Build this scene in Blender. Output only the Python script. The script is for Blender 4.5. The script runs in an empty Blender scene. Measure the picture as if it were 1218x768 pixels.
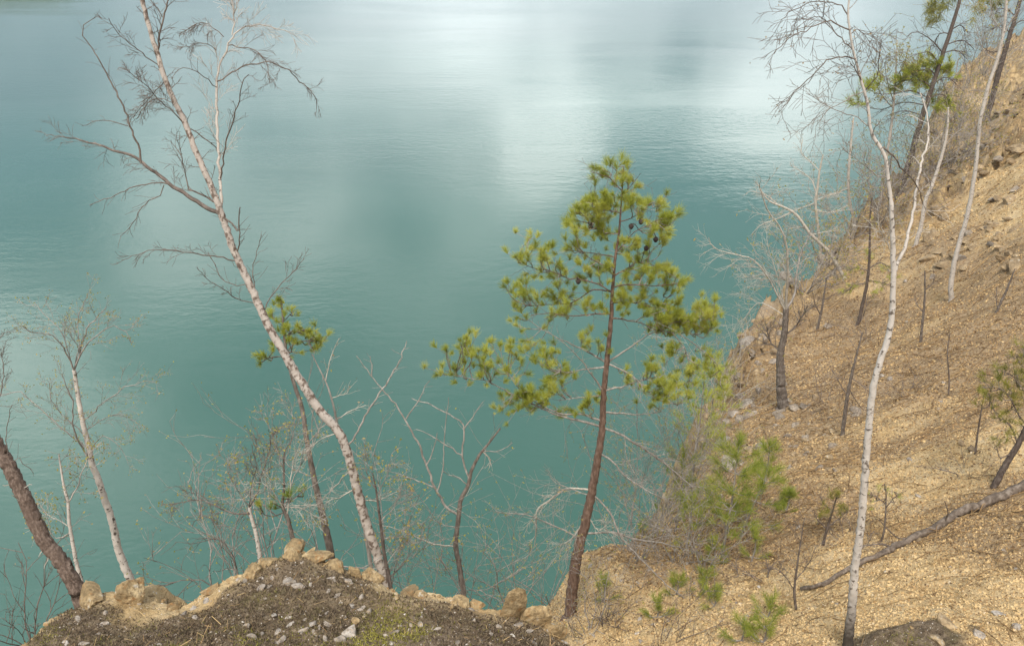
import bpy, math, random
import numpy as np
from mathutils import Vector

random.seed(7)
RNG = np.random.default_rng(11)
C = bpy.context.scene.collection
scene = bpy.context.scene

# ------------------------------------------------------------------ camera
CAMZ = 28.0
PITCH = math.radians(28.0)
FPX, CX, CY = 1000.0, 609.0, 384.0
CP, SP = math.cos(PITCH), math.sin(PITCH)

def ray(px, py):
    r, u = (px - CX) / FPX, (CY - py) / FPX
    return np.array([r, CP + u * SP, -SP + u * CP])

CAM = np.array([0.0, 0.0, CAMZ])
def atd(px, py, d): return CAM + ray(px, py) * d          # by distance along the view axis
def aty(px, py, Y):                                       # by distance forward over the ground
    v = ray(px, py); return CAM + v * (Y / v[1])

cam_data = bpy.data.cameras.new('camera'); cam = bpy.data.objects.new('camera', cam_data); C.objects.link(cam)
cam.location = CAM; cam.rotation_euler = (math.radians(90) - PITCH, 0, 0)
cam_data.sensor_width = 36.0; cam_data.lens = 36.0 * FPX / 1218.0
cam_data.clip_start = 0.05; cam_data.clip_end = 6000
scene.camera = cam

# ------------------------------------------------------------------ noise
def _hash(ix, iy, s):
    h = (ix.astype(np.int64) * 374761393 + iy.astype(np.int64) * 668265263 + s * 974634077) & 0xFFFFFFFF
    h = ((h ^ (h >> 13)) * 1274126177) & 0xFFFFFFFF
    return ((h ^ (h >> 16)) & 0xFFFFFF) / float(0xFFFFFF)
def vnoise(x, y, s=0):
    x0, y0 = np.floor(x), np.floor(y); fx, fy = x - x0, y - y0
    fx = fx * fx * fx * (fx * (fx * 6 - 15) + 10); fy = fy * fy * fy * (fy * (fy * 6 - 15) + 10)
    a = _hash(x0, y0, s); b = _hash(x0 + 1, y0, s); c = _hash(x0, y0 + 1, s); d = _hash(x0 + 1, y0 + 1, s)
    return (a + (b - a) * fx) * (1 - fy) + (c + (d - c) * fx) * fy - 0.5
def fbm(x, y, o=4, s=0, g=0.5):
    t = 0; a = 1.0
    for k in range(o):
        t = t + a * vnoise(x * 2 ** k + 17.3 * k, y * 2 ** k - 9.1 * k, s + k); a *= g
    return t
def sstep(a, b, x):
    t = np.clip((x - a) / (b - a), 0, 1); return t * t * (3 - 2 * t)

# ------------------------------------------------------------------ terrain function
class TPS:
    def __init__(self, P, lam=0.02):
        P = np.asarray(P, float); self.c = P[:, :2]; n = len(P)
        K = self.U(np.linalg.norm(self.c[:, None] - self.c[None], axis=2)) + lam * np.eye(n)
        Q = np.hstack([np.ones((n, 1)), self.c])
        A = np.block([[K, Q], [Q.T, np.zeros((3, 3))]])
        w = np.linalg.solve(A, np.concatenate([P[:, 2], np.zeros(3)])); self.w, self.a = w[:n], w[n:]
    @staticmethod
    def U(r): return r * r * np.log(np.maximum(r, 1e-9))
    def __call__(self, x, y):
        z = self.a[0] + self.a[1] * x + self.a[2] * y
        for (cx, cy), w in zip(self.c, self.w):
            q = (x - cx) ** 2 + (y - cy) ** 2
            z = z + w * 0.5 * q * np.log(np.maximum(q, 1e-12))
        return z

EDGE_PX = [(1420, 5, 78), (1218, 41, 67), (1180, 60, 64), (1150, 80, 61), (1130, 103, 57), (1118, 150, 49),
           (1088, 205, 39.5), (1045, 235, 36.5), (1000, 290, 32.5), (955, 335, 29.5), (902, 392, 26), (868, 438, 23),
           (848, 492, 20), (840, 530, 18), (820, 582, 16), (790, 630, 14.2), (740, 646, 13.2), (692, 658, 12.5)]
EDGE = [atd(*e) for e in EDGE_PX]
EDGE += [np.array(p) + CAM * [0, 0, 1] for p in [(0.35, 8.7, -9.6), (-0.4, 7.7, -9.4), (-1.3, 7.1, -9.2), (-3, 6.3, -8.8), (-6, 5.6, -8.8), (-16, 4.0, -9)]]
EDGE = np.array(EDGE)
LANDPOLY = np.vstack([EDGE[:, :2], [(-30, 3), (-30, -40), (140, -40), (140, 90)]])
CTRL = [(680, 735, 11), (760, 740, 10), (900, 740, 8.6), (1010, 765, 7), (1110, 768, 6.6), (1218, 768, 6.3), (830, 700, 10.2),
        (790, 650, 13), (850, 610, 12.6), (880, 545, 15.6), (930, 482, 17.3), (960, 620, 10.8), (1100, 600, 10), (1218, 600, 8.9),
        (1218, 500, 11.2), (1050, 500, 14.5), (1000, 420, 20.5), (1100, 400, 18), (1218, 400, 14.8), (1132, 356, 21), (1218, 300, 19.5),
        (1060, 310, 26), (1218, 200, 26), (1150, 255, 27.5), (1110, 225, 34), (1218, 130, 36), (1160, 150, 42), (1218, 60, 58)]
CTRL = [atd(*c) for c in CTRL] + [e for e in EDGE[1:]]
CTRL += [np.array(p) + CAM * [0, 0, 1] for p in [(6.5, 2.5, -4.0), (5, -1, -3.2), (0, 0, -4.6), (0, 3, -6.4), (-4, 3, -7.0), (14, 4, -2.5), (30, 20, -1),
         (-4, -6, -4), (10, -10, -2), (50, 40, 2), (70, 60, 0)]]
BASE = TPS(CTRL)

RIM_PX = [(-60, 812, 4.0), (20, 758, 4.0), (60, 724, 4.2), (100, 699, 4.4), (150, 693, 4.4), (185, 707, 4.2), (212, 717, 4.1), (240, 706, 4.1),
          (270, 689, 4.1), (300, 670, 4.15), (325, 648, 4.2), (345, 637, 4.3), (370, 644, 4.2), (410, 657, 4.1), (440, 669, 4.1),
          (470, 689, 4.0), (510, 697, 4.0), (540, 706, 4.0), (580, 715, 4.0), (610, 723, 4.0), (650, 740, 4.0), (690, 767, 3.95),
          (722, 795, 3.9), (770, 840, 3.8)]
RIM = np.array([atd(*c) for c in RIM_PX])
RIMPOLY = np.vstack([RIM[:, :2], [(1.6, 1.5), (2.4, 0.2), (3, -6), (-7, -6), (-5, 1.5)]])
RIMALL = np.vstack([RIM, [(1.6, 1.5, CAMZ - 2.6), (2.4, 0.2, CAMZ - 2.2), (3, -6, CAMZ - 1.5), (-7, -6, CAMZ - 1.5), (-5, 1.5, CAMZ - 2.8), tuple(RIM[0])]])
MC = [atd(*c) for c in [(345, 768, 3.35), (150, 768, 3.5), (500, 768, 3.4), (620, 768, 3.48), (212, 742, 3.75), (60, 768, 3.75), (330, 700, 3.8), (430, 715, 3.7), (100, 730, 3.95), (560, 740, 3.65)]]
MC += list(RIMALL[:-1]) + [np.array((0, 0, CAMZ - 1.7)), np.array((0, 1.2, CAMZ - 2.15)), np.array((-3, 1, CAMZ - 2.5)), np.array((0, -4, CAMZ - 1.4))]
MOUND = TPS(MC, 0.004)

def seg_dist(x, y, L):
    best = np.full(x.shape, 1e9); zb = np.zeros(x.shape)
    for a, b in zip(L[:-1], L[1:]):
        dx, dy = b[0] - a[0], b[1] - a[1]
        t = np.clip(((x - a[0]) * dx + (y - a[1]) * dy) / (dx * dx + dy * dy), 0, 1)
        q = np.hypot(x - a[0] - t * dx, y - a[1] - t * dy); m = q < best
        best = np.where(m, q, best); zb = np.where(m, a[2] + t * (b[2] - a[2]), zb)
    return best, zb
def inside(x, y, poly):
    r = np.zeros(x.shape, bool); n = len(poly)
    for i in range(n):
        x1, y1 = poly[i]; x2, y2 = poly[(i + 1) % n]
        if y1 == y2: continue
        c = ((y1 > y) != (y2 > y)) & (x < (x2 - x1) * (y - y1) / (y2 - y1) + x1); r ^= c
    return r
HUM = None
def terrain(x, y, full=False):
    x = np.asarray(x, float); y = np.asarray(y, float)
    dist = np.hypot(x, y)
    ins = inside(x, y, LANDPOLY); d, ze = seg_dist(x, y, EDGE)
    sd = np.where(ins, -d, d)                                    # positive over the water
    nz = fbm(x * 0.55, y * 0.55, 3, 5)
    sdn = sd + 0.35 * nz * sstep(5, 18, dist) * 1.6 + 0.06 * fbm(x * 3, y * 3, 2, 9)
    zb = BASE(x, y); 
    w = sstep(-1.0, 0.0, sd); zin = zb
    zout = ze + (0 * d)
    lump = 0.22 * fbm(x * 0.5, y * 0.5, 3, 21) * sstep(4, 20, dist) + 0.10 * fbm(x * 1.3, y * 1.3, 3, 31) + 0.035 * fbm(x * 5, y * 5, 3, 41) + 0.09 * (0.3 - np.abs(fbm(x * 0.5 + 0.25 * y, y * 2.2 - 0.6 * x, 3, 44)))
    rockzone = sstep(17, 26, dist) * sstep(-0.25, 0.25, fbm(x * 0.22 + 3, y * 0.22, 2, 77) + 0.35 * sstep(20, 32, dist))
    rockzone = np.maximum(rockzone, sstep(-1.6, -0.3, sd + 0.8 * nz) * sstep(6, 12, dist) * 0.9)
    # broken, bedded rock: ledges that climb across the slope
    q = (x * 0.9 - y * 0.35) * 1.1 + 0.9 * fbm(x * 0.7, y * 0.7, 3, 61)
    saw = (q - np.floor(q)); ledge = ((saw ** 3 - 0.25) * 0.75 + 0.75 * np.abs(fbm(x * 0.9, y * 0.9, 4, 63))) * sstep(10, 26, dist) + 0.55 * (0.35 - np.abs(fbm(x * 1.9 + 0.5 * y, y * 1.2, 4, 64))) * sstep(13, 24, dist) + 0.12 * np.abs(fbm(x * 5.5, y * 5.5, 2, 67))
    zl = np.where(sd < 0, zin, np.where(sd > 0, ze, zin))
    zl = zl + lump + rockzone * ledge
    drop = np.maximum(sdn, 0) * 4.0 + 0.4 * np.maximum(sdn, 0) * fbm(x * 0.8, y * 0.8, 3, 71)
    zland = np.maximum(zl - np.maximum(drop, 0), -4.0)
    # mossy ledge in front of the camera
    im = inside(x, y, RIMPOLY); dm, zr = seg_dist(x, y, RIMALL)
    near = dist < 14
    sm = np.where(im, -dm, dm) + 0.13 * fbm(x * 3.4, y * 3.4, 4, 81)
    zm = np.where(im, MOUND(x, y), zr)
    zm = zm + 0.10 * fbm(x * 2.2, y * 2.2, 3, 91) + 0.034 * fbm(x * 9, y * 9, 4, 95) + 0.008 * fbm(x * 40, y * 40, 2, 97) - 0.035 * sstep(-0.2, 0.0, sm) ** 2
    zm = zm - np.maximum(sm, 0) * 2.6 - 0.25 * np.maximum(sm, 0) * fbm(x * 3, y * 3, 2, 99)
    zm = np.where(near, zm, -50)
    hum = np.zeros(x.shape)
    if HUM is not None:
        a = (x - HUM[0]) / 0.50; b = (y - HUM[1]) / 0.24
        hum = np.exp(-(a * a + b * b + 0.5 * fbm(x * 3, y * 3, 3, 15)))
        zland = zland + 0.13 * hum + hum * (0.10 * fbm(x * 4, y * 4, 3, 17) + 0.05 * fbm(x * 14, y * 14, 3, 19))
    z = np.maximum(zland, zm)
    if not full: return z
    onm = (zm > zland)
    moss = onm * sstep(0.02, -0.36, sm + 0.34 * fbm(x * 2.6, y * 2.6, 4, 55))
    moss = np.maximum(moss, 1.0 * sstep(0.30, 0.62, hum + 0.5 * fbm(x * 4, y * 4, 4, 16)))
    rock = np.where(onm, sstep(-0.02, 0.25, sm), np.maximum(rockzone * 0.8, sstep(-0.2, 0.6, sdn)))
    brown = np.clip(sstep(-0.1, 0.45, fbm(x * 0.35, y * 0.35, 4, 111) + 0.55 * np.exp(-((dist - 17) / 8.0) ** 2) + 0.3 * sstep(4, 0, np.hypot(x - 3.2, y - 10)) - 0.45 * sstep(8.5, 6, dist)), 0, 1)
    global LASTBROWN; LASTBROWN = brown
    return z, moss, rock, sd

def hit(px, py, dmin=1.5, dmax=95):
    v = ray(px, py); ds = np.geomspace(dmin, dmax, 2600)
    p = CAM[None] + ds[:, None] * v[None]
    zz = terrain(p[:, 0], p[:, 1]); i = np.argmax(p[:, 2] < zz)
    if not (p[i, 2] < zz[i]) or p[i, 2] < 0.2: return None
    return p[i]
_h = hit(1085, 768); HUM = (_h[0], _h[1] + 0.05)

# ------------------------------------------------------------------ mesh builder
class MB:
    def __init__(self): self.V = []; self.F = []; self.n = 0; self.A = {}; self.nv = 0
    def add(self, v, f, **attrs):
        v = np.asarray(v, float).reshape(-1, 3); f = np.asarray(f, int)
        self.V.append(v); self.F.append(f + self.nv)
        for k in set(self.A) | set(attrs):
            self.A.setdefault(k, [np.zeros(self.nv)] if self.nv else [])
            a = attrs.get(k, 0.0); self.A[k].append(np.full(len(v), a, float) if np.isscalar(a) else np.asarray(a, float))
        self.nv += len(v)
    def mesh(self, name, mat, origin=(0, 0, 0), smooth=True):
        me = bpy.data.meshes.new(name)
        if self.nv == 0: return me
        V = np.vstack(self.V) - np.asarray(origin)[None]
        me.vertices.add(len(V)); me.vertices.foreach_set('co', V.astype(np.float32).ravel())
        loops = np.concatenate([f.ravel() for f in self.F])
        tot = np.concatenate([np.full(len(f), f.shape[1]) for f in self.F])
        st = np.concatenate([[0], np.cumsum(tot)[:-1]])
        me.loops.add(len(loops)); me.loops.foreach_set('vertex_index', loops.astype(np.int32))
        me.polygons.add(len(tot)); me.polygons.foreach_set('loop_start', st.astype(np.int32))
        me.polygons.foreach_set('use_smooth', np.full(len(tot), smooth))
        for k, parts in self.A.items():
            at = me.attributes.new(k, 'FLOAT', 'POINT'); at.data.foreach_set('value', np.concatenate(parts).astype(np.float32))
        me.update(calc_edges=True); me.validate()
        me.materials.append(mat)
        return me

def link(name, me, parent=None, loc=None):
    o = bpy.data.objects.new(name, me); C.objects.link(o)
    if loc is not None: o.location = loc
    if parent is not None: o.parent = parent
    return o
def tag(o, label, cat, group=None, kind=None):
    if label: o['label'] = label
    if cat: o['category'] = cat
    if group: o['group'] = group
    if kind: o['kind'] = kind
    return o

def smooth_line(P, n):
    P = np.asarray(P, float)
    if len(P) < 3:
        t = np.linspace(0, 1, n)[:, None]; return P[0] + (P[-1] - P[0]) * t
    Q = np.vstack([2 * P[0] - P[1], P, 2 * P[-1] - P[-2]])
    L = np.concatenate([[0], np.cumsum(np.linalg.norm(np.diff(P, axis=0), axis=1))]); out = []
    for s in np.linspace(0, L[-1], n):
        i = min(np.searchsorted(L, s, 'right') - 1, len(P) - 2); t = (s - L[i]) / max(L[i + 1] - L[i], 1e-9)
        a, b, c, d = Q[i], Q[i + 1], Q[i + 2], Q[i + 3]
        out.append(0.5 * (2 * b + (c - a) * t + (2 * a - 5 * b + 4 * c - d) * t * t + (3 * b - a - 3 * c + d) * t ** 3))
    return np.array(out)

def tube(mb, P, R, sides=6, rough=0.0, seed=0, **attrs):
    P = np.asarray(P, float); n = len(P); R = np.broadcast_to(np.asarray(R, float), (n,))
    T = np.gradient(P, axis=0); T /= np.maximum(np.linalg.norm(T, axis=1, keepdims=True), 1e-9)
    ref = np.array([0.13, 0.21, 0.97]) if abs(T[0, 2]) < 0.9 else np.array([0.97, 0.1, 0.2])
    N = np.zeros((n, 3)); nn = ref - T[0] * ref.dot(T[0]); N[0] = nn / np.linalg.norm(nn)
    for i in range(1, n):
        nn = N[i - 1] - T[i] * N[i - 1].dot(T[i]); N[i] = nn / max(np.linalg.norm(nn), 1e-9)
    B = np.cross(T, N); a = np.linspace(0, 2 * math.pi, sides, endpoint=False)
    rr = R[:, None] * np.ones(sides)[None]
    if rough:
        g = np.random.default_rng(seed); rr = rr * (1 + rough * (g.random((n, sides)) - 0.5) + 0.45 * rough * (g.random((n, 1)) - 0.5))
    V = P[:, None] + rr[..., None] * (np.cos(a)[None, :, None] * N[:, None] + np.sin(a)[None, :, None] * B[:, None])
    i = np.arange(n - 1)[:, None] * sides; j = np.arange(sides)[None]; k = (j + 1) % sides
    F = np.stack([i + j, i + k, i + sides + k, i + sides + j], -1).reshape(-1, 4)
    s = np.concatenate([[0], np.cumsum(np.linalg.norm(np.diff(P, axis=0), axis=1))])
    at = dict(attrs); at['run'] = np.repeat(s, sides)
    mb.add(V.reshape(-1, 3), F, **at)
    if R[-1] > 0.012: mb.add(V[-1], [list(range(sides))], run=s[-1], **attrs)

def unit(v): return v / max(np.linalg.norm(v), 1e-9)
def randdir(): return unit(RNG.normal(size=3))

MINR = 0.0011
def grow(mb, p, d, length, r, level, droop=0.0, wander=0.25, kids=4, ang=0.7, tips=None, shrink=0.55):
    """a wandering twig with side twigs"""
    n = 4 if level == 0 else 6
    P = [np.array(p)]; d = unit(np.array(d)); st = length / (n - 1)
    for i in range(n - 1):
        d = unit(d + wander * RNG.normal(size=3) * 0.6 + np.array([0, 0, -droop * (i + 1) / n]))
        P.append(P[-1] + d * st)
    P = np.array(P)
    tube(mb, P, np.linspace(max(r, MINR), max(r * 0.35, MINR), n), 4 if r > 0.004 else 3)
    if tips is not None: tips.extend([(P[-1], d, level)] + ([(P[n // 2], d, level)] if level == 0 else []))
    if level > 0:
        side_twigs(mb, P, r * 0.6, length * shrink, level - 1, kids, droop, wander, ang, tips, 0.2)
    return P

def side_twigs(mb, P, r, length, level, kids, droop=0.0, wander=0.25, ang=0.7, tips=None, t0=0.15, cap=1.0, shrink=0.6):
    P = np.asarray(P); n = len(P); seglen = np.linalg.norm(np.diff(P, axis=0), axis=1).sum()
    for k in range(kids):
        t = t0 + (cap - t0) * (k + RNG.random()) / kids; i = min(int(t * (n - 1)), n - 2); f = t * (n - 1) - i
        p = P[i] + (P[i + 1] - P[i]) * f; T = unit(P[i + 1] - P[i])
        perp = unit(np.cross(T, randdir())); a = ang * (0.7 + 0.6 * RNG.random())
        d = T * math.cos(a) + perp * math.sin(a)
        grow(mb, p, d, length * (0.5 + 0.8 * RNG.random()) * (1.1 - 0.5 * t), r, level, droop, wander, max(3, kids // 2 if kids > 6 else 3), ang, tips, shrink)

def leaves(mb, pts, n, size, spread):
    """small paired leaf blades round the given points"""
    if len(pts) == 0: return
    pts = np.asarray(pts); idx = RNG.integers(0, len(pts), n)
    c = pts[idx] + RNG.normal(size=(n, 3)) * min(spread, 0.012)
    a = RNG.normal(size=(n, 3)); a /= np.linalg.norm(a, axis=1, keepdims=True)
    b = np.cross(a, RNG.normal(size=(n, 3))); b /= np.linalg.norm(b, axis=1, keepdims=True)
    s = size * (0.6 + 0.8 * RNG.random((n, 1)))
    V = np.stack([c, c + a * s * 0.55 + b * s * 0.3, c + a * s * 1.1, c + a * s * 0.55 - b * s * 0.3], 1)
    mb.add(V.reshape(-1, 3), np.arange(n * 4).reshape(n, 4), tint=np.repeat(RNG.random(n), 4))

def needles(mb, c, axis, shoot, L, n, w=0.0016, fan=0.9, tint0=0.0):
    """a bottle-brush shoot of needles"""
    axis = unit(np.asarray(axis)); t = RNG.random((n, 1))
    base = np.asarray(c) + axis * shoot * (t - 0.35)
    rad = RNG.normal(size=(n, 3)); rad -= (rad @ axis)[:, None] * axis; rad /= np.maximum(np.linalg.norm(rad, axis=1, keepdims=True), 1e-6)
    d = axis * (0.55 + 0.5 * t) + rad * fan * (0.5 + 0.6 * RNG.random((n, 1))) + np.array([0, 0, 0.08])
    d /= np.linalg.norm(d, axis=1, keepdims=True)
    l = L * (0.65 + 0.5 * RNG.random((n, 1)))
    s = np.cross(d, RNG.normal(size=(n, 3))); s /= np.maximum(np.linalg.norm(s, axis=1, keepdims=True), 1e-6)
    V = np.stack([base - s * w, base + s * w, base + d * l + s * w * 0.5, base + d * l - s * w * 0.5], 1)
    mb.add(V.reshape(-1, 3), np.arange(n * 4).reshape(n, 4), tint=np.repeat(np.clip(tint0 + 0.75 * RNG.random() * 0.6 + 0.55 * RNG.random(n), 0, 1), 4))

# ------------------------------------------------------------------ materials
def nmat(name):
    m = bpy.data.materials.new(name); m.use_nodes = True; nt = m.node_tree
    b = nt.nodes['Principled BSDF']; b.inputs['Roughness'].default_value = 0.85
    b.inputs['Specular IOR Level'].default_value = 0.25
    return m, nt, b
def N(nt, t, **kw):
    n = nt.nodes.new(t)
    for k, v in kw.items(): setattr(n, k, v)
    return n
def noise(nt, vec, scale, detail=4, rough=0.55, dist=0.0):
    n = N(nt, 'ShaderNodeTexNoise'); n.inputs['Scale'].default_value = scale; n.inputs['Detail'].default_value = detail
    n.inputs['Roughness'].default_value = rough; n.inputs['Distortion'].default_value = dist
    if vec is not None: nt.links.new(vec, n.inputs['Vector'])
    return n.outputs['Fac']
def ramp(nt, fac, stops):
    r = N(nt, 'ShaderNodeValToRGB'); e = r.color_ramp.elements
    while len(e) < len(stops): e.new(0.5)
    for x, (p, c) in zip(e, stops): x.position = p; x.color = tuple(c) + (1,)
    nt.links.new(fac, r.inputs['Fac']); return r.outputs['Color']
def mixc(nt, fac, a, b, mode='MIX'):
    m = N(nt, 'ShaderNodeMix', data_type='RGBA', blend_type=mode)
    for s, v in ((m.inputs['Factor'], fac), (m.inputs['A'], a), (m.inputs['B'], b)):
        if hasattr(v, 'is_linked'): nt.links.new(v, s)
        else: s.default_value = v if isinstance(v, (int, float)) else tuple(v) + (1,)
    return m.outputs['Result']
def math_(nt, op, a, b=None, clamp=False):
    m = N(nt, 'ShaderNodeMath', operation=op, use_clamp=clamp)
    for s, v in zip(m.inputs, (a, b)):
        if v is None: continue
        if hasattr(v, 'is_linked'): nt.links.new(v, s)
        else: s.default_value = v
    return m.outputs[0]
def attr(nt, name):
    a = N(nt, 'ShaderNodeAttribute'); a.attribute_name = name; return a.outputs['Fac']
def bump(nt, b, h, strength=0.5, dist=0.02):
    n = N(nt, 'ShaderNodeBump'); n.inputs['Strength'].default_value = strength; n.inputs['Distance'].default_value = dist
    nt.links.new(h, n.inputs['Height']); nt.links.new(n.outputs['Normal'], b.inputs['Normal']); return n
def objco(nt): return N(nt, 'ShaderNodeTexCoord').outputs['Object']
def scaled(nt, vec, s):
    m = N(nt, 'ShaderNodeMapping'); m.inputs['Scale'].default_value = s; nt.links.new(vec, m.inputs['Vector']); return m.outputs['Vector']

def bark_birch(name, white, dark, amount, base_dark=0.0):
    m, nt, b = nmat(name); co = objco(nt); run = attr(nt, 'run')
    sx = N(nt, 'ShaderNodeSeparateXYZ'); nt.links.new(co, sx.inputs[0])
    cb = N(nt, 'ShaderNodeCombineXYZ')
    nt.links.new(math_(nt, 'MULTIPLY', sx.outputs[0], 26.0), cb.inputs[0]); nt.links.new(math_(nt, 'MULTIPLY', sx.outputs[1], 26.0), cb.inputs[1])
    nt.links.new(math_(nt, 'MULTIPLY', run, 24.0), cb.inputs[2])
    n1 = noise(nt, cb.outputs[0], 1.0, 3, 0.6); n2 = noise(nt, co, 9, 4, 0.6)
    n3 = noise(nt, scaled(nt, cb.outputs[0], (0.5, 0.5, 3.2)), 1.0, 2, 0.5)
    c = mixc(nt, n2, tuple(w * 0.72 for w in white), tuple(min(w * 1.2, 0.85) for w in white))
    lo, hi = amount
    mk = ramp(nt, n1, [(lo, (0, 0, 0)), (hi, (1, 1, 1))]); c = mixc(nt, mk, c, dark)
    mk2 = ramp(nt, n3, [(0.66, (0, 0, 0)), (0.71, (1, 1, 1))]); c = mixc(nt, mk2, c, tuple(d * 0.8 for d in dark))
    if base_dark:
        g = math_(nt, 'SUBTRACT', base_dark, run); g = math_(nt, 'ADD', g, math_(nt, 'MULTIPLY', math_(nt, 'SUBTRACT', n2, 0.5), 0.8))
        c = mixc(nt, math_(nt, 'MULTIPLY', g, 2.2, True), c, (0.075, 0.06, 0.047))
    nt.links.new(c, b.inputs['Base Color']); bump(nt, b, n1, 0.6, 0.01); return m
def bark_plain(name, a, c_, scale=25, stretch=0.25, bstr=0.8):
    m, nt, b = nmat(name); co = scaled(nt, objco(nt), (1, 1, stretch))
    n = noise(nt, co, scale, 5, 0.65); n2 = noise(nt, objco(nt), 3, 3)
    c = ramp(nt, n, [(0.38, tuple(x * 0.38 for x in a)), (0.5, a), (0.62, c_)])
    c = mixc(nt, n2, c, a); nt.links.new(c, b.inputs['Base Color']); bump(nt, b, n, bstr, 0.015); return m
def foliage(name, c0, c1, c2, trans=0.35):
    m, nt, b = nmat(name); t = attr(nt, 'tint'); c = ramp(nt, t, [(0.0, c0), (0.5, c1), (1.0, c2)])
    nt.links.new(c, b.inputs['Base Color']); b.inputs['Roughness'].default_value = 0.6
    tr = N(nt, 'ShaderNodeBsdfTranslucent'); nt.links.new(c, tr.inputs['Color'])
    mx = N(nt, 'ShaderNodeMixShader'); mx.inputs[0].default_value = trans
    nt.links.new(b.outputs[0], mx.inputs[1]); nt.links.new(tr.outputs[0], mx.inputs[2])
    nt.links.new(mx.outputs[0], nt.nodes['Material Output'].inputs['Surface']); return m
def rockmat(name, a, c_, spots, scale=5.0):
    m, nt, b = nmat(name); g = N(nt, 'ShaderNodeNewGeometry').outputs['Position']
    oi = N(nt, 'ShaderNodeObjectInfo').outputs['Random']
    n = noise(nt, g, scale * 2, 5, 0.6, 0.4); n2 = noise(nt, g, scale * 11, 4, 0.7); n3 = noise(nt, g, scale * 5, 3, 0.6, 1.0)
    c = ramp(nt, n, [(0.32, tuple(x * 0.62 for x in a)), (0.5, a), (0.66, c_)])
    c = mixc(nt, ramp(nt, n3, [(0.55, (0, 0, 0)), (0.68, (1, 1, 1))]), c, spots)
    c = mixc(nt, ramp(nt, n2, [(0.42, (0, 0, 0)), (0.66, (0.85, 0.85, 0.85))]), c, tuple(x * 0.42 for x in a))
    c = mixc(nt, ramp(nt, noise(nt, g, scale * 4, 4, 0.7), [(0.60, (0, 0, 0)), (0.68, (0.6, 0.6, 0.6))]), c, (0.5, 0.46, 0.38))
    h = N(nt, 'ShaderNodeHueSaturation'); nt.links.new(c, h.inputs['Color'])
    nt.links.new(math_(nt, 'ADD', 0.82, math_(nt, 'MULTIPLY', oi, 0.28)), h.inputs['Value'])
    nt.links.new(h.outputs['Color'], b.inputs['Base Color']); bump(nt, b, n2, 0.7, 0.012); return m
def tinted(name, stops, rough=0.9):
    m, nt, b = nmat(name); c = ramp(nt, attr(nt, 'tint'), stops); nt.links.new(c, b.inputs['Base Color']); b.inputs['Roughness'].default_value = rough
    b.inputs['Specular IOR Level'].default_value = 0.15; return m

M = {}
M['birch'] = bark_birch('birch_bark', (0.53, 0.475, 0.415), (0.13, 0.105, 0.085), (0.575, 0.64), 0.75)
M['birch_brown'] = bark_birch('birch_bark_weathered', (0.46, 0.395, 0.335), (0.15, 0.108, 0.082), (0.50, 0.60), 0.0)
M['birch_thin'] = bark_birch('thin_birch_bark', (0.50, 0.44, 0.375), (0.09, 0.07, 0.055), (0.60, 0.66), 0.0)
M['twig'] = bark_plain('brown_twig', (0.15, 0.115, 0.092), (0.27, 0.225, 0.19), 30)
M['twig_grey'] = bark_plain('grey_dead_wood', (0.26, 0.225, 0.19), (0.46, 0.41, 0.36), 30)
M['twig_pale'] = bark_plain('pale_dead_wood', (0.42, 0.37, 0.30), (0.62, 0.56, 0.48), 30)
M['pine_bark'] = bark_plain('red_pine_bark', (0.15, 0.092, 0.065), (0.28, 0.195, 0.145), 38, 0.35, 1.0)
M['dark_bark'] = bark_plain('dark_bark', (0.105, 0.078, 0.062), (0.20, 0.16, 0.13), 38, 0.35, 1.0)
M['grey_bark'] = bark_plain('grey_bark', (0.145, 0.115, 0.092), (0.28, 0.235, 0.195), 38, 0.35, 1.0)
M['rough_bark'] = bark_plain('rough_brown_bark', (0.145, 0.10, 0.075), (0.30, 0.225, 0.175), 55, 0.45, 1.0)
M['log'] = bark_plain('weathered_log_bark', (0.14, 0.105, 0.078), (0.30, 0.245, 0.195), 20, 0.8, 1.0)
M['needle'] = foliage('pine_needles', (0.20, 0.225, 0.03), (0.42, 0.445, 0.06), (0.58, 0.54, 0.13), 0.45)
M['needle_bright'] = foliage('fresh_pine_needles', (0.13, 0.175, 0.028), (0.29, 0.335, 0.045), (0.48, 0.45, 0.09), 0.42)
M['needle_olive'] = foliage('olive_pine_needles', (0.13, 0.135, 0.025), (0.28, 0.265, 0.045), (0.46, 0.37, 0.10), 0.4)
M['leaf'] = foliage('young_leaves', (0.22, 0.22, 0.04), (0.42, 0.36, 0.07), (0.46, 0.31, 0.14), 0.45)
M['dry_leaf'] = foliage('dry_leaves', (0.20, 0.13, 0.07), (0.34, 0.24, 0.13), (0.42, 0.30, 0.17), 0.3)
M['cone'] = bark_plain('cone_scales', (0.05, 0.035, 0.028), (0.10, 0.07, 0.05), 60, 1)
M['rock_tan'] = rockmat('ochre_rock', (0.36, 0.25, 0.125), (0.54, 0.40, 0.22), (0.30, 0.16, 0.06))
M['rock_pale'] = rockmat('pale_stone', (0.36, 0.30, 0.24), (0.54, 0.48, 0.41), (0.40, 0.29, 0.18))
M['rock_brown'] = rockmat('brown_rock', (0.32, 0.225, 0.125), (0.47, 0.34, 0.19), (0.20, 0.15, 0.10), 2.5)
M['rock_grey'] = rockmat('grey_rock', (0.28, 0.225, 0.17), (0.44, 0.365, 0.28), (0.30, 0.21, 0.125), 3)
M['litter'] = tinted('leaf_litter', [(0.0, (0.13, 0.08, 0.042)), (0.3, (0.34, 0.21, 0.095)), (0.6, (0.56, 0.39, 0.185)), (0.9, (0.58, 0.425, 0.23)), (1.0, (0.62, 0.49, 0.33))])
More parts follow.
